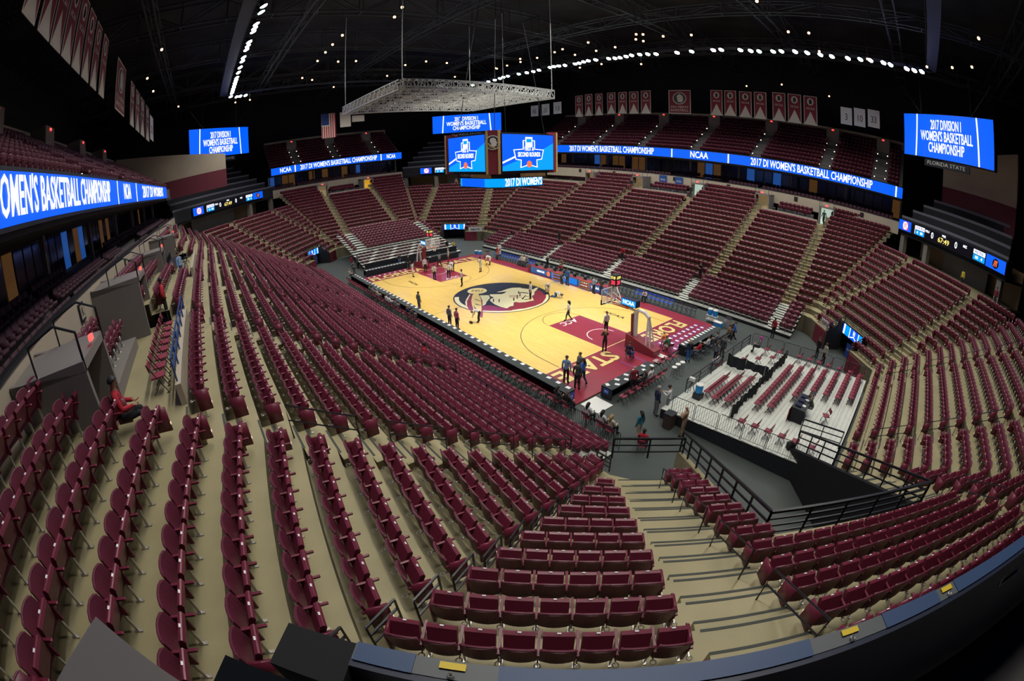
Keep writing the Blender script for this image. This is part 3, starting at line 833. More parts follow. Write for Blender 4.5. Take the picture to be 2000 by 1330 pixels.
def club_seat(): 
    b = MB(); b.rbox((0, .16, .62), (.5, .10, .5), .03, Matrix.Rotation(math.radians(-12), 3, 'X')); b.rbox((0, -.06, .42), (.46, .42, .12), .03)
    b.box((-.26, -.02, .5), (.05, .44, .28)); return b
CS = club_seat(); ds = far_seat()
CLUB = []; DECK = []
def level(nm, a, b, o, deck_rows=10, step=.85, gaps=(), zt=15.5):
    """parapet, club seats, suite wall, fascia, upper deck along a straight line a-b; o points outwards"""
    a, b, o = Vector((*a, 0)), Vector((*b, 0)), Vector((*o, 0)); d = (b-a).normalized(); L = (b-a).length
    z = lambda v: Vector((0, 0, v))
    w = MB(); slab(w, a, b, 9.9, 11.45, 9.9, 11.45, o, .2); struct(w.build('wall_parapet_'+nm, M['wallp']))
    w = MB(); slab(w, a-o*.04, b-o*.04, 11.45, 11.53, 11.45, 11.53, o, .3); struct(w.build('trim_parapet_'+nm, M['dark']))
    f = MB()
    for k in range(3):
        slab(f, a+o*(.2+1.05*k), b+o*(.2+1.05*k), 9.9, 10.55+.42*k, 9.9, 10.55+.42*k, o, 1.05 if k < 2 else 4.2)
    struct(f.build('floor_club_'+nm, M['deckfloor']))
    # suite wall with lit and dark bays
    for mm, key in (('glasswarm', 0), ('glassdark', 1), ('glassblue', 2)):
        g = MB(); n = int(L/1.4); rnd = random.Random(nm)
        for k in range(n):
            r_ = rnd.random(); kind = 0 if r_ < .16 else (2 if r_ < .22 else 1)
            if kind != key: continue
            p = a+d*(L*(k+.07)/n)+o*5.4; q = a+d*(L*(k+.93)/n)+o*5.4
            slab(g, p, q, 11.6, 13.9, 11.6, 13.9, o, .05)
        if g.v: struct(g.build('window_%d' % (key+1), M[mm]))
    g = MB(); slab(g, a+o*5.5, b+o*5.5, 9.9, 14.2, 9.9, 14.2, o, .2); struct(g.build('wall_suites_'+nm, M['wallgrey']))
    s = MB(); slab(s, a+o*.1, b+o*.1, 13.95, 14.2, 13.95, 14.2, o, 5.4); struct(s.build('ceiling_soffit_'+nm, M['soffit']))
    for k in range(int(L/.58)):
        u = .4+k*.58
        if u > L-.3: break
        if k % 17 in (8,): continue
        for r in range(3):
            if (k//17+r) % 5 == 4: continue
            P = a+d*u+o*(.75+1.05*r)+z(10.55+.42*r); CLUB.append(place(P, math.atan2(o.y, o.x)))
    # columns
    m = max(2, int(L/8)); 
    for k in range(m+1):
        p = a+d*(L*k/m)+o*3.3
        c = MB(); c.box(p+z(12.75), (.28, .28, 2.6), rz=math.atan2(d.y, d.x)); tag(c.build('column', M['wallgrey']), 'slim grey column holding the upper deck, club level %s' % nm, 'column', 'columns of the club level, '+nm)
    # deck
    dk = MB()
    for r in range(deck_rows):
        slab(dk, a+o*(.3+step*r), b+o*(.3+step*r), 14.2 if r == 0 else 15.0+.52*r, zt-.1+.56*r, 14.2 if r == 0 else 15.0+.52*r, zt-.1+.56*r, o, step)
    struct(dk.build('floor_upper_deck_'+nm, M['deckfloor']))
    for r in range(deck_rows):
        for k in range(int(L/.56)):
            u = .3+k*.56
            if any(abs(u/L-g_) < .9/L for g_ in gaps): continue
            P = a+d*u+o*(.3+step*(r+.5))+z(zt-.1+.56*r); DECK.append(place(P, math.atan2(o.y, o.x)))
    top = zt-.1+.56*(deck_rows-1); bk = .3+step*deck_rows
    g = MB(); slab(g, a+o*bk, b+o*bk, top-1, top+1.25, top-1, top+1.25, o, .2); struct(g.build('wall_deck_back_'+nm, M['wallp']))
    # tiny step lights beside the deck stairs, exit lights above
    lm = MB()
    for g_ in gaps:
        for r in range(1, deck_rows, 2):
            for s_ in (-1, 1):
                p = a+d*(L*g_+s_*.75)+o*(.35+step*r)+z(zt+.02+.56*r); lm.box(p, (.10, .10, .08))
    if lm.v: tag(lm.build('step_lights', M['lamp']), 'small white step lights beside the upper deck stairs, %s side' % nm, 'step lights', kind='stuff')
    for n_, g_ in enumerate(gaps):
        p = a+d*(L*g_)+o*(bk-1.6)+z(top+.55)
        w = MB(); w.box(p-z(.7), (2.0, 1.4, 1.9), rz=math.atan2(d.y, d.x)); v = w.build('deck_portal', M['wallgrey'])
        tag(v, '%s upper deck entrance block on the %s side, with a red exit light' % (ORD[n_], nm), 'entrance', 'entrance blocks of the upper deck, '+nm)
        x = MB(); x.box(p-o*.75+z(.05), (.32, .06, .16), rz=math.atan2(d.y, d.x)); keep(x.build('exit_light', M['redlamp']), v)
    return dict(a=a, b=b, d=d, o=o, L=L)
FAR = level('far', (-32.8, 32.7), (32.1, 32.7), (0, 1), 11, gaps=(.10, .24, .385, .53, .68, .83, .95))
NEARL = level('near', (30.5, -30.3), (-33, -30.3), (0, -1), 10, gaps=(.3, .45, .6, .75))
ENDL = level('end', (-51, -12.4), (-51, 14.4), (-1, 0), 9, gaps=(.2, .5, .8))
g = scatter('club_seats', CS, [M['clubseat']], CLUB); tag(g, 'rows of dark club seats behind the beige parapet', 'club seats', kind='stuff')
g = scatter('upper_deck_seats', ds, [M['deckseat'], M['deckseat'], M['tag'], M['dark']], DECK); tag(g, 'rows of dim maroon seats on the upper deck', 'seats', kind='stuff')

# ribbon boards: stretches (from, to, material) and words along each fascia, metres from the start of the level line
def ribbon(nm, lv, segs, words, u_lo, u_hi, flip=1):
    e = empty('ribbon_board'); a, d, o = lv['a'], lv['d'], lv['o']
    base = lambda u, zz, off: a+d*u-o*off+Vector((0, 0, zz))
    c = MB(); slab(c, base(u_lo, 0, .02), base(u_hi, 0, .02), 14.1, 15.62, 14.1, 15.62, o, .3); keep(c.build('case', M['black']), e)
    for u0, u1, mm in segs:
        b = MB(); b.quad(base(u0, 14.22, .03), base(u1, 14.22, .03), base(u1, 15.5, .03), base(u0, 15.5, .03)); keep(b.build('led_panel', M[mm]), e)
    for body, u0, u1, ht in words:
        x = d*flip; t = text(body, ht, base((u0+u1)/2, 14.86, .05), x, (0, 0, 1), M['screenwhite'], 'lettering', e, fit=abs(u1-u0), bold=.02)
    tag(e, 'long blue LED ribbon board with white championship lettering, %s side' % nm, 'ribbon board'); return e
T = "2017 DI WOMEN'S BASKETBALL CHAMPIONSHIP"
X0 = 32.8
ribbon('far', FAR, [(6.6, X0-1.9, 'screenblue'), (X0-1.9, X0-1.7, 'screenwhite'), (X0-1.7, X0+7.3, 'screenblue'), (X0+7.3, X0+7.5, 'screenwhite'), (X0+7.5, X0+31.2, 'screenblue'), (X0+31.2, X0+31.4, 'screenwhite'), (X0+31.4, X0+32.2, 'screenblue')],
       [(T, X0-22.5, X0-5.0, 1.4), ('NCAA', X0+1.3, X0+4.2, 1.3), (T, X0+10.8, X0+28.0, 1.4)], 6.5, 64.9)
ribbon('near', NEARL, [(0, 23.3, 'screenblue'), (23.3, 23.5, 'screenwhite'), (23.5, 30.3, 'screenblue'), (30.3, 30.6, 'screenwhite'), (30.6, 54.8, 'screenblue')],
       [(T, 4.0, 21.2, 1.4), ('NCAA', 25.3, 27.8, 1.3), ("2017 DI WOMEN'S", 33.5, 50, 1.3)], -.2, 55)
ribbon('end', ENDL, [(0, 4.6, 'screenblue'), (4.6, 4.8, 'screenwhite'), (4.8, 22.2, 'screenblue'), (22.2, 22.4, 'screenwhite'), (22.4, 26.8, 'screenblue')],
       [('NCAA', 1.7, 3.9, 1.2), (T, 5.7, 21.4, 1.3), ('NCAA', 23.5, 25.4, 1.2)], -.1, 26.8)

# ------------------------------------------------------------------ open corners
def corner(nm, a, b, ramp=6, strip=True, lit=0.5, boardrow=None, zb=(18.9, 22.9), bl=13.6, boff=0., rd=None):
    """diagonal corner between two levels: concourse walls, score strip, stepped terraces, hanging video board"""
    a, b = Vector((*a, 0)), Vector((*b, 0)); d = (b-a).normalized(); L = (b-a).length
    o = Vector((d.y, -d.x, 0));
    if o.dot((a+b)/2) < 0: o = -o
    z = lambda v: Vector((0, 0, v))
    fl_ = MB(); slab(fl_, a-o*3.6, b-o*3.6, 7.5, 7.75, 7.5, 7.75, o, 9.5); struct(fl_.build('floor_concourse_'+nm, M['concrete']))
    w = MB(); slab(w, a+o*5, b+o*5, 7.7, 11.4, 7.7, 11.4, o, .2); struct(w.build('wall_concourse_'+nm, M['wallorangelit']))
    w = MB(); slab(w, a+d*(L*.33)+o*3.4, a+d*(L*.75)+o*3.4, 7.7, 10.2, 7.7, 10.2, o, .2); struct(w.build('wall_concourse_front_'+nm, M['wallgrey']))
    for q in (.02, .27, .95):
        p = a+d*(L*q)+o*.8
        c = MB(); c.box(p+z(8.95), (.7, .7, 2.5), rz=math.atan2(d.y, d.x)); tag(c.build('concourse_column', M['wallgrey']), 'grey concourse column under the score strip, %s corner' % nm, 'column', 'concourse columns, %s corner' % nm)
    c = MB(); slab(c, a+o*.3, b+o*.3, 10.1, 10.35, 10.1, 10.35, o, 8); struct(c.build('ceiling_concourse_'+nm, M['soffit']))
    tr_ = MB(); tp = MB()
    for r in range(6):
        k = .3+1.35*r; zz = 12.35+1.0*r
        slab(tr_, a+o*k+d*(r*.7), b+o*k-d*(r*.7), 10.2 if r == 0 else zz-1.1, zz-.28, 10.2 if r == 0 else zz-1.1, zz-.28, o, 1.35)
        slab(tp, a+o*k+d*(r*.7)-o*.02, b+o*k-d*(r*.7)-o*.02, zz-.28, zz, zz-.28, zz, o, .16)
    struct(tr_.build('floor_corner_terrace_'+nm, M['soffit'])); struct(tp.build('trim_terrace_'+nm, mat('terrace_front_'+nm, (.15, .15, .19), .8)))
    # score strip
    e = empty('score_strip'); rr_ = d if d.cross(Vector((0, 0, 1))).dot(-o) > 0 else -d
    c0 = (a+b)/2; SL = min(L, 18)
    H = 1.15
    RC = [(0, 0, 1, 1, 'screenblack'), (0, 0, .13, 1, 'screenblue'), (.17, .08, .175, .9, 'screenwhite'), (.18, .55, .27, .92, 'screenwhite'), (.18, .05, .27, .5, 'screencyan'),
          (.73, .55, .83, .92, 'screenwhite'), (.73, .05, .83, .5, 'screencyan'), (.84, 0, 1, 1, 'screenblue'), (.045, .1, .1, .9, 'screenred')]
    C = c0-o*.1+z(11.25)
    screen(C, rr_, (0, 0, 1), SL, H, RC, 'led_panel', e)
    def word(s, u, v, ht, m_, ft): text(s, ht, C+rr_*((u-.5)*SL)+z((v-.5)*H)-o*.06, rr_, (0, 0, 1), M[m_], 'lettering', e, fit=ft, bold=.01)
    word('TOL FLS', .225, .73, .34, 'screennavy', 1.3); word('4   00', .225, .28, .42, 'screenwhite', 1.1); word('FSU', .30, .72, .35, 'screenwhite', .7)
    word('0', .35, .5, .95, 'screenwhite', .4); word('PRE', .46, .85, .3, 'screenwhite', .6); word('67:49', .46, .38, .75, 'screenyellow', 1.9); word('0', .575, .5, .95, 'screenwhite', .4)
    word('MIZ', .655, .72, .35, 'screenwhite', .6); word('FLS TOL', .78, .73, .34, 'screennavy', 1.3); word('00   4', .78, .28, .42, 'screenwhite', 1.1)
    # round team marks at both ends
    for u, mm, m2 in ((.07, 'screenwhite', 'screenred'), (.92, 'screenblack', 'screenorange')):
        b_ = MB(); b_.poly([C+rr_*((u-.5)*SL+.46*math.cos(t*math.pi/8))+z(.46*math.sin(t*math.pi/8))-o*.05 for t in range(16)]); keep(b_.build('team_mark', M[mm]), e)
        b_ = MB()
        for q in range(3): b_.poly([C+rr_*((u-.5)*SL+x_)+z(y_)-o*.07 for x_, y_ in ((-.3+q*.2, -.25), (-.22+q*.2, -.3), (-.05+q*.16, .28), (-.16+q*.16, .3))])
        keep(b_.build('team_mark_stripes', M[m2]), e)
    tag(e, 'LED score strip reading 67:49 between two team marks, %s corner' % nm, 'scoreboard')
    # hanging board
    e = empty('video_board'); Cb = c0+o*boff+z((zb[0]+zb[1])/2); Hb = zb[1]-zb[0]
    screen(Cb, rr_, (0, 0, 1), bl, Hb, [(0, 0, 1, 1, 'screenblue'), (.12, 0, .88, 1, 'screenblue'), (0, 0, 0, 0, ([(.14, 0), (.155, 0), (.175, 1), (.16, 1)], 'screenwhite')),
            (0, 0, 0, 0, ([(.86, 0), (.845, 0), (.825, 1), (.84, 1)], 'screenwhite'))], 'led_panel', e, depth=.6)
    for q, (s, ft) in enumerate((('2017 DIVISION I', bl*.34), ("WOMEN'S BASKETBALL", bl*.58), ('CHAMPIONSHIP', bl*.40))):
        text(s, Hb*.32, Cb+z(Hb*(.25-.26*q))-o*.06, rr_, (0, 0, 1), M['screenwhite'], 'lettering', e, fit=ft, bold=.02)
    text('FLORIDA STATE', .55, Cb-z(Hb/2+.55)-o*.05, rr_, (0, 0, 1), M['white'], 'lettering', e, fit=bl*.42)
    fr = MB(); fr.box(Cb-z(Hb/2+.55)+o*.1, (bl*.5, .12, .75), rz=math.atan2(d.y, d.x)); keep(fr.build('name_panel', M['dark']), e)
    sp_ = MB()
    for s_ in (-1, 1):
        sp_.tube([Cb+d*(s_*bl*.28)+z(Hb/2), Cb+d*(s_*bl*.28)+z(28-Cb.z)], .07, 6)
        sp_.tube([Cb+d*(s_*bl*.28)+z(Hb/2), Cb+d*(s_*bl*.5)+z(Hb/2+3.2)], .06, 5)
    keep(sp_.build('hanger_rod', M['dark']), e)
    tag(e, 'hanging blue video board with the championship title, %s corner' % nm, 'video board')
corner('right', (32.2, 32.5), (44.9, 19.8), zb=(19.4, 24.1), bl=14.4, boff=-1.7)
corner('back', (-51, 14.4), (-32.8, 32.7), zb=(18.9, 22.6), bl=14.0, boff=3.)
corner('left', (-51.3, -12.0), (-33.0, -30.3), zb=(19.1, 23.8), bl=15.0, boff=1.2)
# end walls of the upper decks: beige above maroon
for nm, P, n_, zz in (('left', [(-33.2, -21.8), (-33.2, -38.8)], 0, 0), ('right', [(37.8, 33.4), (46.6, 24.2)], 0, 0)):
    a, b = Vector((*P[0], 0)), Vector((*P[1], 0)); d = (b-a).normalized(); nn = Vector((-d.y, d.x, 0))*.3
    w = MB(); slab(w, a, b, 16.4, 18.6, 16.6, 21.7, nn.normalized(), .3) if nm == 'left' else slab(w, a, b, 17.2, 20.5, 17.2, 22.6, nn.normalized(), .3)
    struct(w.build('wall_deck_end_'+nm, M['wallp']))
    w = MB(); slab(w, a, b, 13.9 if nm == 'left' else 12.8, 16.4 if nm == 'left' else 17.2, 14.0, 16.6 if nm == 'left' else 17.2, nn.normalized(), .3)
    struct(w.build('wall_deck_end_lower_'+nm, M['wallmaroon']))

# ------------------------------------------------------------------ outer walls, roof
w = MB()
for a, b in (((-66, -50), (-66, 50)), ((-66, 50), (66, 50)), ((66, 50), (66, -50)), ((66, -50), (-66, -50))):
    slab(w, Vector((*a, 0)), Vector((*b, 0)), 0, 34, 0, 34, Vector((0, 0, 1)).cross(Vector((b[0]-a[0], b[1]-a[1], 0)).normalized()), -.3)
struct(w.build('wall_outer', M['soffit']))
M['roof'] = mat('dark_roof_deck', (.022, .026, .034), .9, noise=.5, scale=.25)
w = MB(); w.quad((-66, -50, 34), (-66, 50, 34), (66, 50, 34), (66, -50, 34)); struct(w.build('ceiling', M['roof']))
def truss(mb, a, b, h, w_, n, r=.05):
    a, b = Vector(a), Vector(b); d = (b-a).normalized(); s = d.cross(Vector((0, 0, 1))).normalized()*w_/2; H = Vector((0, 0, h))
    for q in (s, -s):
        mb.bar(a+q, b+q, r); mb.bar(a+q+H, b+q+H, r)
        for k in range(n):
            p0, p1 = a+(b-a)*(k/n), a+(b-a)*((k+1)/n)
            mb.bar(p0+q+(H if k % 2 else Vector()), p1+q+(Vector() if k % 2 else H), r*.7)
            mb.bar(p0+q, p0+q+H, r*.7)
    for k in range(n+1):
        p0 = a+(b-a)*(k/n); mb.bar(p0+s, p0-s, r*.7); mb.bar(p0+s+H, p0-s+H, r*.7)
M['truss'] = mat('dark_steel_truss', (.06, .07, .08), .6, .3)
M['alu'] = mat('aluminium_truss', (.62, .62, .58), .4, .6)
for x in (-52, -38, -24, -10, 4, 18, 32, 46):
    m = MB(); truss(m, (x, -46, 30.2), (x, 46, 30.2), 2.6, 1.2, 20, .16); struct(m.build('ceiling_girder', M['truss']))
for y in (-30, -15, 0, 15, 30):
    m = MB(); truss(m, (-60, y, 29.3), (60, y, 29.3), 1.2, .8, 24, .12); struct(m.build('ceiling_girder', M['truss']))
# catwalk ring
for k, (a, b) in enumerate((((-39.5, -21.6), (36, -21.6)), ((-39.5, 24.6), (36, 24.6)), ((-39.5, -21.6), (-39.5, 24.6)), ((36, -21.6), (36, 24.6)))):
    m = MB(); truss(m, (*a, 28.5), (*b, 28.5), 1.1, 1.1, 30, .07); A_, B_ = Vector((*a, 28.45)), Vector((*b, 28.45))
    m.bar(A_, B_, 1.2, .06)
    tag(m.build('lighting_catwalk', M['truss']), 'dark steel lighting catwalk under the roof, %s side' % ('near', 'far', 'end', 'camera')[k], 'catwalk')
M['flood'] = mat('floodlight_lens', (1, 1, 1), .3, emit=(.95, .93, 1.), es=60)
M['floodg'] = mat('floodlight_lens_green', (1, 1, 1), .3, emit=(.6, 1., .8), es=40)
lens = MB(); lens.lathe([(.0, -.02), (.30, -.02), (.32, .02), (.0, .05)], k=12); lens_me = lens.mesh('lens'); lens_me2 = lens_me.copy()
lens_me.materials.append(M['flood']); lens_me2.materials.append(M['floodg'])
hs = MB(); hs.lathe([(.34, 0), (.34, .10), (.2, .4), (.08, .5), (.0, .5)], k=10); hs.box((0, 0, .58), (.05, .4, .2)); hs_me = hs.mesh('housing'); hs_me.materials.append(M['black'])
def flood(x, y, side, tilt=.5):
    e = empty('floodlight', (x, y, 27.9)); dirn = Vector((-x*.6, -y, 0)).normalized()
    e.rotation_euler = Vector((0, 0, 1)).rotation_difference(Vector((-dirn.x*tilt, -dirn.y*tilt, 1)).normalized()).to_euler()
    for nm, me in (('housing', hs_me), ('lens', lens_me2 if random.random() < .4 else lens_me)):
        c = D.objects.new(nm, me); COL.objects.link(c); c.parent = e
    tag(e, 'bright white floodlight on the %s catwalk under the roof' % side, 'floodlight', 'floodlights on the %s catwalk' % side)
for i, x in enumerate([-38.6, -34.0, -32.1, -30.3, -29.0, -27.7, -25.1, -23.4, -21.9, -20.4, -17.6, -16.6, -15.7, -14.7, -12.8, -11.9, -10.8, -9.7, -8.4, -6.3, -5.4, -4.5, -3.3, -2.2, -0.9, 0.2, 1.3, 4.4, 6.6, 9.7, 10.8, 13.2, 14.4, 15.4, 17.2, 18.3, 20.0, 21.4, 22.9, 24.2, 26.1, 27.6, 28.8, 30.3, 31.1, 33.0, 33.9, 34.8]):
    flood(x, 23.7+.3*math.sin(i), 'far')
for x in (-1.8, -3.2, -6.1, -7.2, -8.2, -11.3, -12.6, -13.9, -16.8, -18.4, -21.1, -23.5, -26.2, -27.6, -29.0, -30.6, -32.3, -34, -35.7, -38.4): flood(x, -20.4, 'near')
for y in (-19.4, -18.8, -17.9): flood(-39.3, y, 'end')
LAMPS = [(-4.7, -28.8), (-12.6, -31.0), (-18.6, -31.0), (-30.9, -28.6), (-6.9, -12.1), (-10.0, -12.1), (-12.9, -12.0), (-16.5, -11.9), (-17.3, -9.2), (-17.3, -7.0), (-25.1, -11.7), (-26.9, -9.9), (-33.3, -4.9), (-36.4, -17.5), (-26.3, 0.9), (-17.0, 2.1), (-17.2, 5.2), (-19.4, 0.4), (-25.7, 11.7), (1.2, -9.9), (-1.3, -9.4), (-10.9, 12.0), (-9.1, 13.2), (-12.4, 13.3), (-17.8, 13.6), (-15.3, 13.4), (-17.6, 13.2), (-3.5, 12.0), (-4.5, 15.1), (-5.3, 12.5), (0.9, 11.4), (-1.0, 14.9), (2.0, 14.6), (6.1, 12.8), (7.9, 11.5), (9.4, 12.8), (-5.5, 21.2), (-9.6, 21.5), (-0.7, 23.4), (7.3, 11.2), (12.4, 13.1), (6.4, 13.7), (22.2, 5.4), (22.4, 12.5), (24.3, 12.5), (28.9, 18.4), (39.2, 6.5), (37.6, 15.2), (39.4, 13.4), (8.0, 38.3), (14.5, 35.5), (24.0, 17.9), (20.6, 40.0), (35.1, 17.0), (-36.6, -19.8)]
M['houselamp'] = mat('house_lamp', (1, .6, .3), .4, emit=(1, .5, .25), es=5)
hl = MB(); hl.lathe([(0, -.12), (.10, -.1), (.13, 0), (.1, .08), (0, .1)], k=8); hlm = hl.mesh('bulb'); hlm.materials.append(M['houselamp'])
hr = MB(); hr.tube([(0, 0, .08), (0, 0, 3.0)], .02, 5); hrm = hr.mesh('rod'); hrm.materials.append(M['dark'])
for x, y in LAMPS:
    e = empty('house_lamp', (x, y, 26.5))
    for nm, me in (('bulb', hlm), ('rod', hrm)):
        c = D.objects.new(nm, me); COL.objects.link(c); c.parent = e
    tag(e, 'small dim orange house lamp hanging in the dark roof', 'lamp', 'small orange lamps under the roof')
# light grid above the scoreboard
m = MB()
for a, b in (((-9.8, -10.8), (3.2, -10.8)), ((3.2, -10.8), (3.2, 3.7)), ((3.2, 3.7), (-9.8, 3.7)), ((-9.8, 3.7), (-9.8, -10.8))): truss(m, (*a, 18.9), (*b, 18.9), .75, .6, 26, .07)
for k in range(1, 8):
    x = -9.8+13*k/8; truss(m, (x, -10.8, 18.95), (x, 3.7, 18.95), .5, .35, 22, .045)
for k in range(1, 4):
    y = -10.8+14.5*k/4; truss(m, (-9.8, y, 19.0), (3.2, y, 19.0), .45, .3, 18, .045)
for x, y in ((-9.8, -10.8), (3.2, -10.8), (3.2, 3.7), (-9.8, 3.7), (-3.8, 3.7)): m.tube([(x, y, 19.6), (x, y, 29.5)], .04, 5)
tag(m.build('rigging_grid', M['alu']), 'rectangular silver aluminium truss grid hanging above the scoreboard', 'truss grid')

# ------------------------------------------------------------------ centre scoreboard
e = empty('scoreboard', (-.35, .6, 0)); CX, CY = -.35, .6
hh = 3.85
def face(nrm, xd):
    nrm, xd = Vector(nrm), Vector(xd); c = Vector((CX, CY, 0))+nrm*hh
    fs = [(0, 0, 1, 1, 'screenblue'), (0, 0, 0, 0, ([(0, 0), (1, 0), (1, .78), (.62, .45), (0, .12)], 'screencyan')), (0, 0, 0, 0, ([(0, .2), (.27, .38), (.27, .43), (0, .25)], 'screenwhite')),
          (0, 0, 0, 0, ([(.33, .07), (.5, .14), (.67, .07), (.66, .28), (.76, .30), (.80, .58), (.62, .6), (.62, .84), (.38, .84), (.38, .6), (.2, .58), (.24, .3), (.34, .28)], 'screenwhite')),
          (0, 0, 0, 0, ([(.35, .10), (.5, .17), (.65, .10), (.645, .30), (.745, .32), (.78, .56), (.60, .58), (.60, .82), (.40, .82), (.40, .58), (.22, .56), (.255, .32), (.355, .30)], 'screenblue')),
          (.43, .66, .57, .93, 'screenwhite'), (.45, .78, .55, .88, 'screencyan')]
    screen(c+Vector((0, 0, 13.75)), xd, (0, 0, 1), 5.7, 3.15, fs, 'led_panel', e, depth=.3)
    n = nrm*.05
    text('FIRST &', .5, c+n+Vector((0, 0, 13.93+.12)), xd, (0, 0, 1), M['screenwhite'], 'lettering', e, fit=1.0, bold=.01)
    text('SECOND ROUNDS', .55, c+n+Vector((0, 0, 13.55)), xd, (0, 0, 1), M['screenwhite'], 'lettering', e, fit=2.5, bold=.015)
    b = MB(); b.poly([c+n+xd*(.28*math.cos(t*math.pi/8))+Vector((0, 0, 12.72+.3*math.sin(t*math.pi/8))) for t in range(16)]); keep(b.build('basketball_picture', M['screenorange']), e)
    # gold name bars and lower ribbon
    b = MB(); b.box(c-nrm*.75+xd*1.1+Vector((0, 0, 11.82)), (2.9, .1, .5), R=Matrix(((xd.x, nrm.x, 0), (xd.y, nrm.y, 0), (0, 0, 1)))); keep(b.build('name_bar', M['gold']), e)
    return c
face((1, 0, 0), (0, 1, 0)); face((0, -1, 0), (1, 0, 0)); face((-1, 0, 0), (0, -1, 0)); face((0, 1, 0), (-1, 0, 0))
text('SEMINOLES', .48, (CX+hh-.66, CY+1.1, 11.82), (0, 1, 0), (0, 0, 1), M['white'], 'lettering', e, fit=2.0)
text('FLORIDA STATE', .48, (CX-1.1+.3, CY-hh+.66, 11.82), (1, 0, 0), (0, 0, 1), M['white'], 'lettering', e, fit=2.3)
b = MB(); b.box((CX, CY, 13.7), (6.9, 6.9, 3.6)); b.box((CX, CY, 11.8), (5.9, 5.9, .5)); keep(b.build('frame', M['black']), e)
b = MB()
for s, t in ((1, -1), (1, 1), (-1, 1), (-1, -1)):
    b.box((CX+s*3.25, CY+t*3.25, 13.8), (1.15, .9, 3.7), rz=math.atan2(t, s)+math.pi/2)
keep(b.build('corner_panel', M['redpad']), e)
b = MB()
for s, t in ((1, -1), (1, 1), (-1, 1), (-1, -1)):
    u = Vector((-t, s, 0)).normalized()
    for q in (-1, 1): 
        p = Vector((CX+s*3.58, CY+t*3.58, 13.8))+u*(q*.5); b.box(p, (.18, .12, 3.7), rz=math.atan2(u.y, u.x))
keep(b.build('gold_strip', M['gold']), e)
b = MB(); nrm = Vector((1, -1, 0)).normalized(); u = Vector((1, 1, 0)).normalized(); c = Vector((CX+3.25, CY-3.25, 14.6))+nrm*.5
for R_, m_, off in ((.62, 'white', 0), (.54, 'cblack', .01)):
    b = MB(); b.poly([c+nrm*off+u*(R_*math.cos(t*math.pi/12))+Vector((0, 0, R_*math.sin(t*math.pi/12))) for t in range(24)]); keep(b.build('round_emblem', M[m_]), e)
b = MB(); b.poly([c+nrm*.02+u*x+Vector((0, 0, y)) for x, y in ((-.15, -.3), (.05, -.42), (.2, -.3), (.32, -.28), (.3, -.12), (.38, 0), (.28, .12), (.26, .3), (.05, .42), (-.2, .34), (-.24, .1), (-.12, -.05))]); keep(b.build('emblem_face', M['white']), e)
b = MB(); b.poly([c+nrm*.03+u*x+Vector((0, 0, y)) for x, y in ((-.42, -.05), (-.3, -.02), (-.1, -.25), (.2, -.42), (.42, -.5), (.1, -.5), (-.25, -.35))]); keep(b.build('emblem_feather', M['gold']), e)
# lower ribbon (octagon-like ring)
rb = MB(); pts = [(CX+3.05, CY-2.2), (CX+3.05, CY+2.2), (CX+2.2, CY+3.05), (CX-2.2, CY+3.05), (CX-3.05, CY+2.2), (CX-3.05, CY-2.2), (CX-2.2, CY-3.05), (CX+2.2, CY-3.05)]
rb.prism(pts, 10.75, 11.5); keep(rb.build('ribbon_case', M['screencyan']), e)
rb = MB(); rb.prism([((x-CX)*1.02+CX, (y-CY)*1.02+CY) for x, y in pts], 11.5, 11.58); rb.prism([((x-CX)*1.02+CX, (y-CY)*1.02+CY) for x, y in pts], 10.66, 10.74); keep(rb.build('ribbon_frame', M['navy']), e)
text("2017 DI WOMEN'S", .95, (CX+3.08, CY+.1, 11.12), (0, 1, 0), (0, 0, 1), M['screenwhite'], 'lettering', e, fit=4.2, bold=.02)
b = MB(); b.quad((CX-1.9, CY-3.07, 10.76), (CX+1.6, CY-3.07, 10.76), (CX+1.6, CY-3.07, 11.49), (CX-1.9, CY-3.07, 11.49)); keep(b.build('ribbon_panel', M['screenblue']), e)
b = MB()
for s in (-1, 1):
    for t in (-1, 1): b.tube([(CX+s*2.8, CY+t*2.8, 15.5), (CX+s*1.2, CY+t*1.2, 30)], .035, 5)
keep(b.build('cable', M['dark']), e)
tag(e, 'four sided centre scoreboard with blue screens hanging over the court', 'scoreboard')

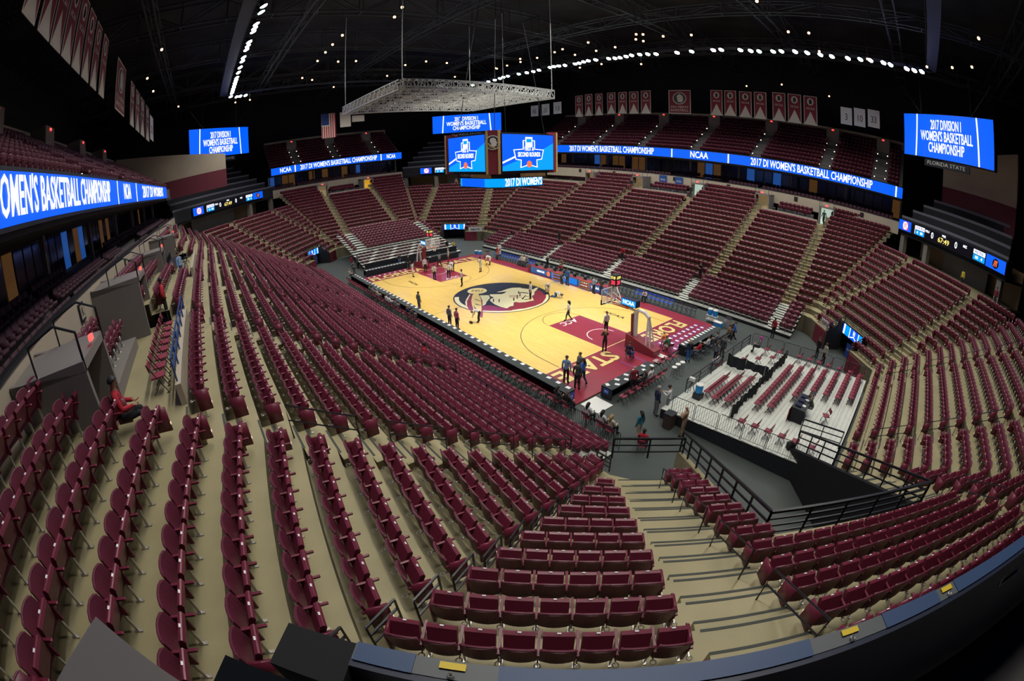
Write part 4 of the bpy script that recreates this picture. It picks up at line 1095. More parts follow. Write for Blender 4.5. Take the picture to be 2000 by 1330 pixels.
# ------------------------------------------------------------------ banners
M['banmaroon'] = mat('banner_maroon', (.20, .02, .035), .8); M['banwhite'] = mat('banner_white', (.6, .56, .5), .8)
def banner(x0, x1, zt, zb, y, s, label, kind, body='NCAA'):
    """s: +1 hangs on the far side facing -y, -1 on the near side facing +y"""
    xd = Vector((s, 0, 0)); n = Vector((0, -s, 0)); cx_ = (x0+x1)/2; wd = abs(x1-x0); h = zt-zb; c = Vector((cx_, y, (zt+zb)/2))
    b = MB(); b.box(c, (wd, .03, h)); ob = b.build('banner', M['banwhite' if kind != 'jersey' else 'paper'])
    def P(u, v, k=1): return c+xd*(u*wd/2)+Vector((0, 0, v*h/2))+n*(.017+.004*k)
    def part(nm, pts, m, k=1): q = MB(); q.poly([P(u, v, k) for u, v in pts]); keep(q.build(nm, m), ob)
    if kind == 'ncaa':
        part('field', [(-.9, -.95), (.9, -.95), (.9, .96), (-.9, .96)], M['banmaroon'])
        part('point', [(-.9, -.95), (.9, -.95), (0, -.08)], M['banwhite'], 2)
        part('emblem', [(.5*math.cos(t*math.pi/6), .6+.26*math.sin(t*math.pi/6)) for t in range(12)], M['banwhite'], 2)
        part('emblem_head', [(-.2, .44), (.15, .42), (.3, .58), (.12, .78), (-.22, .74)], M['cblack'], 3)
        text(body, .42, P(0, .12, 3), xd, (0, 0, 1), M['banwhite'], 'lettering', ob, fit=wd*.62)
    elif kind == 'big':
        part('field', [(-.94, -.94), (.94, -.94), (.94, .94), (-.94, .94)], M['banmaroon'])
        part('emblem', [(.62*math.cos(t*math.pi/8), .3+.52*math.sin(t*math.pi/8)) for t in range(16)], M['banwhite'], 2)
        part('emblem_disc', [(.55*math.cos(t*math.pi/8), .3+.46*math.sin(t*math.pi/8)) for t in range(16)], M['cblack'], 3)
        part('emblem_head', [(-.15, 0), (.2, -.05), (.34, .15), (.28, .5), (0, .68), (-.25, .5)], M['banwhite'], 4)
        text("FSU MEN'S", .5, P(0, -.45, 3), xd, (0, 0, 1), M['banwhite'], 'lettering', ob, fit=wd*.78); text('BASKETBALL', .5, P(0, -.72, 3), xd, (0, 0, 1), M['banwhite'], 'lettering', ob, fit=wd*.8)
    elif kind == 'jersey':
        text(body, 1.2, P(0, -.15, 2), xd, (0, 0, 1), M['cblack'], 'lettering', ob, fit=wd*(.45 if len(body) > 1 else .2))
    tag(ob, label, 'banner')
BAN = [(-21.49, -19.82, 24.53, 20.67), (-19.23, -17.62, 24.65, 20.76), (-16.94, -15.39, 24.59, 20.78), (-14.41, -12.72, 24.61, 20.97), (-12.09, -10.46, 24.58, 20.92), (-9.95, -8.18, 24.56, 20.89), (-7.69, -5.88, 24.65, 20.88), (-2.66, 1.1, 24.61, 20.94), (4.35, 6.22, 24.66, 20.94), (6.54, 8.35, 24.66, 21.0), (8.82, 10.67, 24.61, 20.95), (11.05, 12.87, 24.68, 20.92), (13.77, 15.62, 24.81, 20.92), (15.98, 17.88, 24.81, 20.91), (18.24, 20.12, 24.78, 20.93)]
for k, v in enumerate(BAN):
    if k == 7: banner(*v, 33.2, 1, "large square maroon banner reading FSU MEN'S BASKETBALL", 'big')
    else:
        n = k if k < 7 else k-8
        banner(*v, 33.2, 1, 'tall maroon NCAA banner, %s from the left of those %s of the square banner' % (ORD[n], 'left' if k < 7 else 'right'), 'ncaa')
for (x0, x1, zt, zb), nb_ in zip([(-33.09, -31.0, 23.57, 21.4), (-30.07, -28.0, 23.62, 21.4), (-26.93, -24.9, 23.76, 21.5), (23.39, 24.96, 23.97, 21.77), (25.24, 26.8, 24.15, 21.84), (27.15, 28.79, 24.3, 22.07)], ('45', '25', '13', '3', '10', '33')):
    banner(x0, x1, zt, zb, 33.2, 1, 'white retired jersey banner with number %s hanging on the far side' % {'45':'forty-five','25':'twenty-five','13':'thirteen','3':'three','10':'ten','33':'thirty-three'}[nb_], 'jersey', nb_)
for k, (x0, x1) in enumerate([(20.47, 19.0), (18.6, 17.1), (16.9, 15.42), (15.2, 13.69), (13.4, 11.87), (11.5, 9.98), (9.5, 8.04), (7.33, 5.82), (2.07, -1.7), (-4.67, -6.84), (-7.81, -10.33), (-11.11, -13.95), (-15.27, -18.11), (-19.12, -22.35)]):
    if k == 8: banner(x0, x1, 24.5, 20.8, -31.4, -1, 'large square banner on the near side at the top left', 'big')
    elif k > 12: banner(x0, x1, 24.0, 21.2, -31.4, -1, 'white jersey banner closing the near side banner row at the far left', 'jersey', '22')
    else: banner(x0, x1, 24.4, 20.7, -31.4, -1, 'dim tall banner of the near side, %s %s the square banner' % (ORD[k if k < 8 else k-9], 'from the left before' if k < 8 else 'beyond'), 'ncaa')
# flag
fg = empty('national_flag', (-40, -3.9, 21.1))
b = MB(); b.box((-40, -3.9, 21.1), (.03, 2.45, 4.2)); keep(b.build('white_field', M['banwhite']), fg)
b = MB()
for k in range(0, 13, 2): b.box((-39.975, -5.1+2.45/13*(k+.5), 21.1 if k >= 7 else 20.0), (.02, 2.45/13, 4.2 if k >= 7 else 2.0))
keep(b.build('red_stripes', mat('flag_red', (.4, .03, .05), .8)), fg)
b = MB(); b.box((-39.97, -4.45, 22.2), (.02, 1.3, 2.0)); keep(b.build('blue_canton', mat('flag_blue', (.02, .04, .2), .8)), fg)
tag(fg, 'American flag hanging vertically above the far left stands', 'flag')
for y_ in (-.9, 1.4): 
    b = MB(); b.box((-40, y_, 21.9), (.05, 1.9 if y_ < 0 else 2.2, 2.6 if y_ < 0 else 1.1)); tag(b.build('hanging_screen', M['banwhite']), ('taller' if y_ < 0 else 'shorter')+' pale panel hanging right of the flag', 'panel')
# ------------------------------------------------------------------ wheelchair platforms between full-height blocks, portals on them
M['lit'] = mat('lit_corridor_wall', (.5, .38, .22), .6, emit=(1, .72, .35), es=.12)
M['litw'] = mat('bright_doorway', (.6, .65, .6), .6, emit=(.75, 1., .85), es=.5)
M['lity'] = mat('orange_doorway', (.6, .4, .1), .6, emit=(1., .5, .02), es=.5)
M['bluerail'] = mat('blue_steel_rail', (.04, .10, .32), .35, .4)
fold = MB()
def folding_chair_mb(full=True):
    P = {}
    b = MB(); b.rbox((0, 0, .45), (.42, .40, .04), .015); P['seat'] = b
    b = MB(); b.rbox((0, .20, .74), (.42, .035, .22), .012, Matrix.Rotation(math.radians(-10), 3, 'X')); P['backrest'] = b
    for s in (-1, 1):
        b = MB(); b.bar((s*.21, -.20, .02), (s*.21, .23, .86), .022); b.bar((s*.19, .24, .02), (s*.19, -.16, .44), .022); b.bar((s*.21, -.20, .012), (s*.21, -.14, .012), .03)
        P['leg' if s < 0 else 'leg.001'] = b
    return P
FCH = folding_chair_mb()
fc_me = {k: v.mesh('chair_'+k) for k, v in FCH.items()}
M['chairmaroon'] = mat('maroon_vinyl', (.24, .03, .055), .5); M['chairblack'] = mat('black_vinyl', (.03, .035, .05), .5)
for k, me in fc_me.items(): me.materials.append(M['chairmaroon'] if k in ('seat', 'backrest') else M['black'])
def chair(loc, ang, label, group=None, mm=None, cat='chair', nm='folding_chair', parts=True):
    e = empty(nm, loc, ang-math.pi/2)
    for k, me in fc_me.items():
        c = D.objects.new(k.split('.')[0], me); COL.objects.link(c); c.parent = e
        if mm and k in ('seat', 'backrest'): c.material_slots[0].link = 'OBJECT'; c.material_slots[0].material = M[mm]
    tag(e, label, cat, group); return e
def platform(j, yp, nm, door=('lit', 'litw'), seats=True, chairs=6, pos=''):
    """deck behind row 14 of segment j up to the parapet plane; yp = distance of the parapet along the outward direction"""
    a, b = row_pt(j, 14.53), row_pt(j+1, 14.53); d = (b-a); d.z = 0; L = d.length; d.normalize(); o = out_dir(j, 14) if abs(out_dir(j, 14).dot(d)) < .2 else Vector((d.y, -d.x, 0))
    o = Vector((d.y, -d.x, 0))
    if o.dot(row_pt(j, 14)-row_pt(j, 10)) < 0: o = -o
    zt = (row_pt(j, 14).z+row_pt(j+1, 14).z)/2; zf = zt+.45; dep = yp - a.dot(o)
    w = MB(); slab(w, Vector((a.x, a.y, 0)), Vector((b.x, b.y, 0)), zt-.5, zf, zt-.5, zf, o, dep); struct(w.build('floor_platform_'+nm, M['concrete']))
    w = MB(); slab(w, Vector((a.x, a.y, 0))+d*.7, Vector((b.x, b.y, 0))-d*.7, zt-.1, zt+.98, zt-.1, zt+.98, o, .16); struct(w.build('wall_platform_front_'+nm, M['wallp']))
    # portals at both ends
    for s, P, dm in ((1, a, door[0]), (-1, b, door[1])):
        p = Vector((P.x, P.y, 0))+o*1.7+d*(s*.0)
        w = MB(); ht = 2.25; dd = dep-1.7
        for q in (-.95, .95): slab(w, p+d*q, p+d*q+o*dd, zf-.3, zf+ht*.88, zf-.3, zf+ht, d, .14)
        slab(w, p-d*.95+Vector((0, 0, 0)), p+d*1.09, zf+2.0, zf+2.2, zf+2.0, zf+2.2, o, dd)
        struct(w.build('wall_platform_portal_'+nm, M['wallgrey']))
        w = MB(); slab(w, p-d*.8+o*.9, p+d*.95+o*.9, zf, zf+2.0, zf, zf+2.0, o, .05); struct(w.build('door_%d' % (1 if s > 0 else 2), M[dm]))
        r = MB()
        for q in (-.9, 1.0):
            c = p+d*q; r.tube([c+Vector((0, 0, zf+2.0)), c+Vector((0, 0, zf+2.75)), c+o*.5+Vector((0, 0, zf+3.0)), c+o*1.3+Vector((0, 0, zf+2.8)), c+o*1.3+Vector((0, 0, zf+2.0))], .03, 6)
        tag(r.build('portal_loop_rail', M['rail']), 'pair of black looped rails on the %s entrance, platform %s' % ('first' if s > 0 else 'second', pos), 'rail')
        x = MB(); x.box(p+o*.0+d*.05+Vector((0, 0, zf+2.35)), ((.35, .12, .18) if 'near' not in nm else (.2, .08, .12)), rz=math.atan2(d.y, d.x)); tag(x.build('exit_light', M['redlamp']), 'red exit light on the %s entrance, platform %s' % ('first' if s > 0 else 'second', pos), 'exit light')
    # raised rows at the back between the portals
    n = int((L-4.2)/.55)
    if seats and n > 2:
        w = MB(); RS = []
        for k in range(2):
            A = Vector((a.x, a.y, 0))+o*(dep-1.75+.87*k)+d*2.0; B = Vector((b.x, b.y, 0))+o*(dep-1.75+.87*k)-d*2.0
            slab(w, A, B, zf-.1, zf+.38*(k+1), zf-.1, zf+.38*(k+1), o, .87)
            for q in range(n):
                P = Vector((a.x, a.y, zf+.38*(k+1)))+o*(dep-1.75+.87*k+.42)+d*(2.1+(L-4.2)*(q+.5)/n); RS.append(place(P, math.atan2(o.y, o.x)))
        struct(w.build('floor_platform_rows_'+nm, M['wallgrey']))
        g = scatter('platform_seats', near_seat() if nm == 'near_left' else far_seat(), MATS4, RS); tag(g, 'two short rows of maroon seats, back of platform '+pos, 'seats', kind='stuff')
    for k in range(chairs):
        P = Vector((a.x, a.y, zf))+o*.75+d*(1.6+(L-3.2)*(k+.5)/chairs)
        chair(P, math.atan2(o.y, o.x), 'folding chair in the row along the front of platform '+pos, 'folding chairs on platform '+pos, 'chairblack' if nm != 'near_left' else None)
    return a, b, o, d, zt
A1 = platform(1, 30.3, 'near_left', ('wallgrey', 'wallgrey'), chairs=8, pos='on the near left')
platform(3, 30.3, 'near_second', ('wallgrey', 'wallgrey'), chairs=3, pos='with the camera gear')
platform(10, 51, 'end', ('lit', 'lity'), chairs=3, pos='at the far end')
platform(15, 32.7, 'far_left', ('lit', 'lit'), chairs=3, pos='across at the back left')
platform(17, 32.7, 'far_middle', ('lit', 'litw'), chairs=7, pos='across in the middle')
platform(19, 32.7, 'far_right', ('lit', 'litw'), chairs=6, pos='across on the right')
# blue rail along the near platform
a, b, o, d, zt = A1
r = MB(); p0 = Vector((a.x, a.y, zt+.98))+d*-.9+o*.1; p1 = Vector((b.x, b.y, zt+.98))-d*.9+o*.1
p0 = Vector((a.x, a.y, zt+.98))+d*.9+o*.1
for h in (.55, .3): r.tube([p0+Vector((0, 0, h)), p1+Vector((0, 0, h))], .03, 6)
for k in range(7): q = p0+(p1-p0)*(k/6); r.tube([q-Vector((0, 0, .3)), q+Vector((0, 0, .55))], .026, 6)
tag(r.build('blue_railing', M['bluerail']), 'blue steel railing on the low wall of the near left platform', 'railing')
# section number plates on the far parapet
for k, (x, s) in enumerate(((26.9, '10'), (17.6, '11'), (-1.2, '12'), (-12.6, '13'), (7.6, '14'), (-20, '15'))):
    b_ = MB(); b_.box((x, 32.66, 11.0), (.5, .05, .55)); ob = b_.build('section_plate', M['dark']); tag(ob, 'small dark section plate on the beige far parapet, %s from the right' % ORD[(0, 1, 3, 4, 2, 5)[k]], 'sign')
for k, x in enumerate((17.5, 7.5)):
    b_ = MB(); b_.box((x, -30.26, 10.95), (.62, .05, .6)); b_.m = 1; b_.box((x, -30.24, 10.95), (.46, .05, .44)); ob = b_.build('section_plate', [M['dark'], M['wallp']])
    tag(ob, 'dark framed section plate on the beige near parapet, %s' % ('nearer' if k == 0 else 'farther'), 'sign')
    text('K' if k == 0 else 'L', .42, (x, -30.21, 10.95), (-1, 0, 0), (0, 0, 1), M['dark'], 'lettering', ob)
# blue tournament banners on the far parapet wall
for k, x in enumerate((-3.2, -.4)):
    b_ = MB(); b_.box((x, 32.6, 10.6), (1.3, .04, 1.5)); ob = b_.build('hanging_banner', mat('blue_banner_far', (.015, .07, .28), .7)); tag(ob, '%s of two small blue banners on the far parapet wall' % ('left' if k == 0 else 'right'), 'banner')
    text('NCAA', .4, (x, 32.57, 10.7), (1, 0, 0), (0, 0, 1), M['white'], 'lettering', ob, fit=.8)
# camera platform gear (dark desks with monitors) on the second near platform
e = empty('broadcast_desk', (2.2, -28.2, 0))
b_ = MB(); b_.box((1.5, -28.3, 9.6), (4.2, .9, .08)); b_.box((1.5, -28.3, 9.2), (4.0, .7, .7)); keep(b_.build('desk', M['black']), e)
b_ = MB()
for k in range(5): b_.box((-.2+k*.8, -28.35, 9.9), (.55, .12, .4), rz=.1*k)
keep(b_.build('monitor', M['dark']), e); tag(e, 'long dark broadcast desk with monitors on the platform below the near parapet', 'desk')

# ------------------------------------------------------------------ parapet rail of the camera position, right in front of the lens
e = empty('guard_wall', (32.6, -24.5, 12))
M['navyw'] = mat('navy_painted_steel', (.012, .018, .045), .45); M['bluetop'] = mat('blue_painted_top', (.03, .065, .16), .5); M['greystrip'] = mat('grey_steel_strip', (.10, .11, .12), .5)
b_ = MB(); slab(b_, DT(40.345, 5.21), DT(40.345, 9.6), 11.8, 12.69, 11.8, 12.69, OUT, .05); keep(b_.build('panel', M['navyw']), e)
b_ = MB()
for t0, t1 in ((5.215, 5.32), (5.46, 6.02), (6.22, 6.42), (6.50, 8.6)): slab(b_, DT(40.342, t0), DT(40.342, t1), 12.69, 12.694, 12.69, 12.694, OUT, .04)
keep(b_.build('top_pad', M['bluetop']), e)
b_ = MB(); slab(b_, DT(40.343, 5.212), DT(40.343, 9.5), 12.685, 12.692, 12.685, 12.692, OUT, .038); keep(b_.build('top_strip', M['greystrip']), e)
for t in (5.385, 6.12, 6.46):
    b_ = MB(); slab(b_, DT(40.348, t-.022), DT(40.348, t+.022), 12.694, 12.696, 12.694, 12.696, OUT, .014); k = keep(b_.build('warning_sticker', mat('yellow_sticker', (.7, .5, .02), .5)), e); k['label'] = 'small yellow warning sticker'
    b_ = MB(); b_.ring(DT(40.374, t, 12.697), .005, .002, 8, 4); keep(b_.build('bolt', M['steel']), e)
b_ = MB(); b_.tube([DT(40.385, 6.9, 12.62), DT(40.40, 6.9, 12.56), DT(40.40, 7.05, 12.56), DT(40.385, 7.05, 12.62)], .005, 6); keep(b_.build('pull_handle', M['steel']), e)
b_ = MB(); slab(b_, DT(40.383, 7.35), DT(40.383, 7.47), 12.56, 12.61, 12.56, 12.61, OUT, .003); keep(b_.build('name_plate', M['steel']), e)
tag(e, 'navy steel guard wall curving across the bottom edge right below the camera', 'guard wall')
b_ = MB(); slab(b_, DT(40.5, 3.5), DT(40.5, 10), 11.6, 11.85, 11.6, 11.85, OUT, 3); struct(b_.build('floor_camera_position', M['deckfloor']))
b_ = MB(); b_.box((32.195, -24.93, 12.60), (.145, .10, .17), rz=math.radians(45)); tag(b_.build('equipment_case', M['blackwall']), 'matte black equipment box at the left end of the guard wall', 'box')
b_ = MB(); b_.box((32.20, -25.07, 12.66), (.17, .07, .010), rz=math.radians(48)); tag(b_.build('tablet', mat('glossy_black', (.008, .01, .014), .12)), 'dark glossy tablet lying left of the black box', 'tablet')
# ------------------------------------------------------------------ things on the arena floor
PZ = .07      # top of the court boards
M['glass'] = mat('clear_backboard_glass', (.8, .85, .9), .05, alpha=.18)
M['net'] = mat('white_net', (.8, .8, .8), .8)
def basket(s, nm):
    X = lambda x: s*x
    e = empty('basketball_stand', (X(16.4), 0, PZ))
    def add(n, b, m): return keep(b.build(n, m), e)
    b = MB(); pts = [(15.15, .0), (17.75, .0), (17.75, .45), (15.15, 1.05)]
    n = b.av([(X(x), -.42, PZ+z) for x, z in pts] + [(X(x), .42, PZ+z) for x, z in pts])
    for f in ((0, 1, 2, 3), (7, 6, 5, 4), (0, 4, 5, 1), (1, 5, 6, 2), (2, 6, 7, 3), (3, 7, 4, 0)): b.af([n+i for i in f])
    add('base', b, M['maroonp'])
    b = MB(); b.bar((X(15.55), 0, .95), (X(15.42), 0, 2.62), .5, .14); add('front_pad', b, M['maroonp'])
    b = MB(); b.bar((X(15.7), 0, .9), (X(15.62), 0, 2.7), .26, .22)
    for q in (-.3, .3): b.bar((X(16.9), q, .6), (X(16.75), q*.3, 2.68), .09); b.bar((X(17.3), q, .5), (X(16.75), q*.3, 2.68), .06)
    b.tube([(X(15.55), 0, 2.65), (X(15.85), 0, 2.98), (X(16.35), 0, 2.95), (X(16.78), 0, 2.66)], .14, 8)
    b.bar((X(15.62), 0, 2.85), (X(13.35), 0, 2.98), .13)
    b.bar((X(15.3), 0, 2.95), (X(13.25), 0, 3.75), .06)
    for q in (-.75, .75): b.bar((X(14.4), 0, 3.0), (X(13.16), q, 3.85), .05); b.bar((X(14.4), 0, 3.0), (X(13.16), q, 2.98), .05)
    b.bar((X(13.3), 0, 2.95), (X(13.3), 0, 4.2), .10)
    add('frame', b, M['white'])
    b = MB(); b.box((X(14.2), 0, 2.9), (1.5, .16, .2)); add('arm_pad', b, M['orange'])
    text('SPALDING', .2, (X(14.2), -.09, 2.9), (1, 0, 0), (0, 0, 1), M['white'], 'lettering', e, fit=1.0)
    b = MB(); b.box((X(13.1), 0, 3.44), (.025, 1.80, 1.04)); add('backboard', b, M['glass'])
    b = MB()
    for z in (2.91, 3.97): b.box((X(13.1), 0, z), (.05, 1.86, .05))
    for y in (-.91, .91): b.box((X(13.1), y, 3.44), (.05, .05, 1.1))
    for z in (3.06, 3.51): b.box((X(13.08), 0, z), (.03, .61, .045))
    for y in (-.29, .29): b.box((X(13.08), y, 3.28), (.03, .045, .45))
    add('backboard_frame', b, M['white'])
    b = MB(); b.box((X(13.1), 0, 2.87), (.09, 1.9, .09)); 
    for y in (-.93, .93): b.box((X(13.1), y, 3.02), (.09, .07, .36))
    add('edge_padding', b, M['dark'])
    b = MB(); b.ring((X(12.72), 0, 3.05), .23, .012, 20, 6); b.box((X(13.0), 0, 3.04), (.16, .14, .05)); add('rim', b, M['orange'])
    b = MB()
    for k in range(12):
        a0, a1 = k*math.pi/6, (k+1)*math.pi/6
        for q in (a1, a0-math.pi/6):
            b.tube([(X(12.72)+.225*math.cos(a0), .225*math.sin(a0), 3.04), (X(12.72)+.16*math.cos(q), .16*math.sin(q), 2.82), (X(12.72)+.13*math.cos(a0), .13*math.sin(a0), 2.62)], .006, 3, False)
    add('net', b, M['net'])
    b = MB(); b.box((X(15.05), 0, 3.36), (1.35, .5, .5)); add('monitor_box', b, M['navy'])
    for sy in (-1, 1):
        b = MB(); yv = sy*.256; q = [(X(14.42), yv, 3.14), (X(15.68), yv, 3.14), (X(15.68), yv, 3.58), (X(14.42), yv, 3.58)]; b.poly(q if sy*s < 0 else q[::-1]); add('monitor_screen', b, M['screencyan'])
        text('NCAA', .4, (X(15.05), yv*1.02, 3.36), (-sy, 0, 0), (0, 0, 1), M['screenwhite'], 'lettering', e, fit=1.0, bold=.012)
    b = MB(); b.box((X(13.6), 0, 4.68), (.5, .62, .82)); b.bar((X(13.4), 0, 4.1), (X(13.5), 0, 4.3), .06); add('shot_clock', b, M['black'])
    for ax in ((1, 0, 0), (-1, 0, 0), (0, 1, 0), (0, -1, 0)):
        n = Vector(ax); t = Vector((0, 0, 1)).cross(n); c = Vector((X(13.6), 0, 4.68))+n*(.26 if ax[0] else .32)
        text('67:49', .3, c+Vector((0, 0, .2)), t, (0, 0, 1), M['screenyellow'], 'lettering', e, fit=.42, bold=.01); text('30', .42, c-Vector((0, 0, .17)), t, (0, 0, 1), M['screenred'], 'lettering', e, fit=.38, bold=.02)
    tag(e, 'portable basketball stand with glass backboard at the %s end' % nm, 'basketball stand')
basket(1, 'near'); basket(-1, 'far')

def table(x0, x1, y0, y1, lab, skirt=('front',), z=.75, nm='press_table'):
    e = empty(nm, ((x0+x1)/2, (y0+y1)/2, 0))
    b = MB(); b.box(((x0+x1)/2, (y0+y1)/2, z-.02), (x1-x0, y1-y0, .04)); keep(b.build('tabletop', M['tabletop']), e)
    b = MB()
    if 'n' in skirt: b.box(((x0+x1)/2, y0+.01, z/2), (x1-x0, .02, z-.05))
    if 'f' in skirt: b.box(((x0+x1)/2, y1-.01, z/2), (x1-x0, .02, z-.05))
    if 'e' in skirt: b.box((x1-.01, (y0+y1)/2, z/2), (.02, y1-y0, z-.05)); b.box((x0+.01, (y0+y1)/2, z/2), (.02, y1-y0, z-.05))
    if 'w' in skirt: b.box((x0+.01, (y0+y1)/2, z/2), (.02, y1-y0, z-.05))
    keep(b.build('skirt', M['cloth']), e)
    b = MB()
    L = max(x1-x0, y1-y0); n = max(2, int(L/1.9)+1)
    for k in range(n):
        t = (k+.08)/(n-.84)
        for q in (.12, .88):
            px, py = (x0+(x1-x0)*t, y0+(y1-y0)*q) if x1-x0 > y1-y0 else (x0+(x1-x0)*q, y0+(y1-y0)*t)
            b.box((px, py, z/2-.02), (.03, .03, z-.06))
    keep(b.build('leg', M['dark']), e)
    tag(e, lab, 'table'); return e
M['tabletop'] = mat('black_table_cloth', (.03, .04, .042), .75)
pt = table(-17.2, 17.8, -9.22, -8.52, 'very long black press table along the near sideline', ('f', 'e'))
t1 = table(18.5, 19.3, -7.0, -2.3, 'black covered table left of the near basket stand', ('w', 'n'))
t2 = table(18.5, 19.35, 1.7, 7.4, 'black covered table right of the near basket stand', ('w', 'n'))
table(-18.4, -17.6, -7.1, -1.4, 'navy skirted table at the far end, left of the basket', ('e',))
table(-18.4, -17.6, 1.6, 6.3, 'navy skirted table at the far end, right of the basket', ('e',))
def sign(o, x, w, h, parent, body='NCAA'):
    b = MB(); x = Vector(x).normalized(); z = Vector((0, 0, 1)); n = x.cross(z); o = Vector(o)
    R = Matrix(((x.x, 0, n.x), (x.y, 0, n.y), (x.z, 1, n.z))); b.box(o, (w, h, .01), R=R); q = keep(b.build('tournament_sign', M['bluesign']), parent); q['label'] = 'blue tournament sign on the skirt'
    text(body, h*.4, o+n*.012, x, (0, 0, 1), M['white'], 'lettering', parent, fit=w*.6)
M['bluesign'] = mat('blue_printed_sign', (.01, .07, .45), .5)
sign((17.82, -8.87, .40), (0, 1, 0), .6, .5, pt); sign((18.9, -7.02, .5), (1, 0, 0), .38, .3, t1)
# sheets of paper
paper = MB(); paper.box((0, 0, 0), (.30, .22, .006)); pm = paper.mesh('paper'); pm.materials.append(M['paper'])
def sheet(x, y, z, rz, lab, grp):
    o = D.objects.new('paper_sheet', pm); COL.objects.link(o); o.location = (x, y, z); o.rotation_euler = (0, 0, rz); tag(o, lab, 'paper', grp)
for k in range(44): sheet(17.4-.8*k, -8.66, .754, random.uniform(-.15, .15), 'white paper sheet lying on the long black press table', 'papers along the press table')
for k in range(10): sheet(18.7+(k % 2)*.38, -6.7+.45*k, .754, random.uniform(-.5, .5), 'white paper on the table left of the near basket', 'papers on the left baseline table')
for k in range(12): sheet(18.7, 2.0+.46*k, .754, random.uniform(-.4, .4), 'white paper on the table right of the near basket', 'papers on the right baseline table')
for k in range(14): sheet(-17.75, -6.9+.42*k if k < 13 else 2, .754, random.uniform(-.2, .2), 'white paper on the far left table', 'papers on the far tables')
# floor labels and tape beside the baseline words
tp = MB()
for s in (1, -1):
    for x in (16.65, 17.3, 17.95):
        if s < 0 and x > 17: continue
        line(tp, (s*x, s*1.9), (s*x, s*8.2), .05, Z+.002)
    for k in range(10): line(tp, (s*16.4, s*(1.9+.7*k)), (s*(18.1 if s > 0 else 16.9), s*(1.9+.7*k)), .035, Z+.001)
line(tp, (16.5, -1.3), (18.1, -1.3), .05, Z+.002); line(tp, (16.5, -2.6), (18.1, -2.6), .05, Z+.002)
tag(tp.build('floor_tape', mat('purple_tape', (.12, .10, .50), .5)), 'purple tape grid on the maroon border behind the baselines', 'floor tape')
for s in (1, -1):
    for x in (16.65, 17.3, 17.95):
        if s < 0 and x > 17: continue
        for k in range(9): sheet(s*x, s*(2.2+.7*k), PZ+.004, 0, 'white label sheet on the tape grid by the %s baseline' % ('near' if s > 0 else 'far'), 'label sheets, %s baseline' % ('near' if s > 0 else 'far'))
b = MB(); b.box((19.0, -7.9, .012), (1.35, 1.3, .02)); tag(b.build('floor_mat', M['white']), 'worn white floor mat at the near corner of the court', 'mat')
b = MB(); b.box((18.0, .35, .075), (.65, .5, .012)); tag(b.build('floor_mat', M['white']), 'small white printed mat right behind the basket stand base', 'mat')
b = MB(); b.box((18.25, -.6, .075), (.6, .5, .012)); tag(b.build('floor_mat', M['steel']), 'small grey mat between basket stand and left table', 'mat')

# chairs
for k in range(52):
    x = 17.2-.66*k
    chair((x, -9.75, 0), -math.pi/2, 'maroon folding chair tucked behind the long press table', 'folding chairs behind the press table')
for k in range(7): chair((19.85, -6.6+.68*k, 0), 0, 'maroon folding chair %s from the left behind the left baseline table' % ORD[k], 'folding chairs behind the left baseline table')
for k in range(3): chair((18.9+.1*k, -1.3+.75*k, PZ), .2, 'maroon folding chair, %s of three behind the near basket stand' % ORD[k], 'folding chairs behind the near basket stand')
for k in range(8): chair((20.0, 2.0+.68*k, 0), 0, 'black chair %s from the left behind the right baseline table' % ORD[k], 'chairs behind the right baseline table', 'chairblack')
M['chairblue'] = mat('blue_chair_cover', (.02, .07, .42), .6)
for k in range(18): chair((15.3-.5*k, 9.75, PZ if 15.3-.5*k < 18 else 0), math.pi/2, 'padded team bench chair, %s from the right on the near bench' % ORD[k], 'near team bench chairs', 'chairblue' if 5 <= k < 14 else 'chairblack')
for k in range(16): chair((-6.2-.5*k, 9.6, 0.07), math.pi/2, 'blue backed team bench chair, %s from the right on the far bench' % ORD[k], 'far team bench chairs', 'chairblue')
for k in range(14): chair((-4.6+.8*k, 9.3, 0.07), math.pi/2, 'grey chair, %s from the left behind the scorers table' % ORD[k], 'chairs behind the scorers table', 'chairblack')
# scorers table with lit front
e = empty('scorers_table', (.8, 8.45, 0))
b = MB(); b.box((.8, 8.4, .80), (11.8, .8, .05)); b.box((-5.15, 8.4, .45), (.35, .8, .75)); keep(b.build('tabletop', M['maroonp']), e)
b = MB(); b.box((.9, 8.1, .43), (11.5, .12, .72)); keep(b.build('case', M['black']), e)
M['panelnavy'] = mat('led_panel_navy', (.01, .02, .05), .4, emit=(.02, .09, .26), es=1.); M['panelblue'] = mat('led_panel_blue', (.01, .02, .05), .4, emit=(.0, .2, .75), es=1.)
for x0, x1, mm in ((-4.9, -1.6, 'panelnavy'), (-1.5, 2.4, 'panelblue'), (2.5, 6.6, 'panelnavy')):
    b = MB(); b.quad((x0, 8.035, .10), (x1, 8.035, .10), (x1, 8.035, .77), (x0, 8.035, .77)); keep(b.build('led_panel', M[mm]), e)
text('MISSOURI', .3, (-3.2, 8.02, .45), (1, 0, 0), (0, 0, 1), M['screenwhite'], 'lettering', e, fit=1.2, bold=.01)
text('2017', .3, (.4, 8.02, .55), (1, 0, 0), (0, 0, 1), M['screenwhite'], 'lettering', e, fit=.7, bold=.01)
text('ACC', .5, (3.3, 8.02, .43), (1, 0, 0), (0, 0, 1), M['screenwhite'], 'lettering', e, fit=1.0, bold=.015, shear=.3)
text('NCAA', .35, (4.9, 8.02, .43), (1, 0, 0), (0, 0, 1), M['screenwhite'], 'lettering', e, fit=1.0, bold=.01)
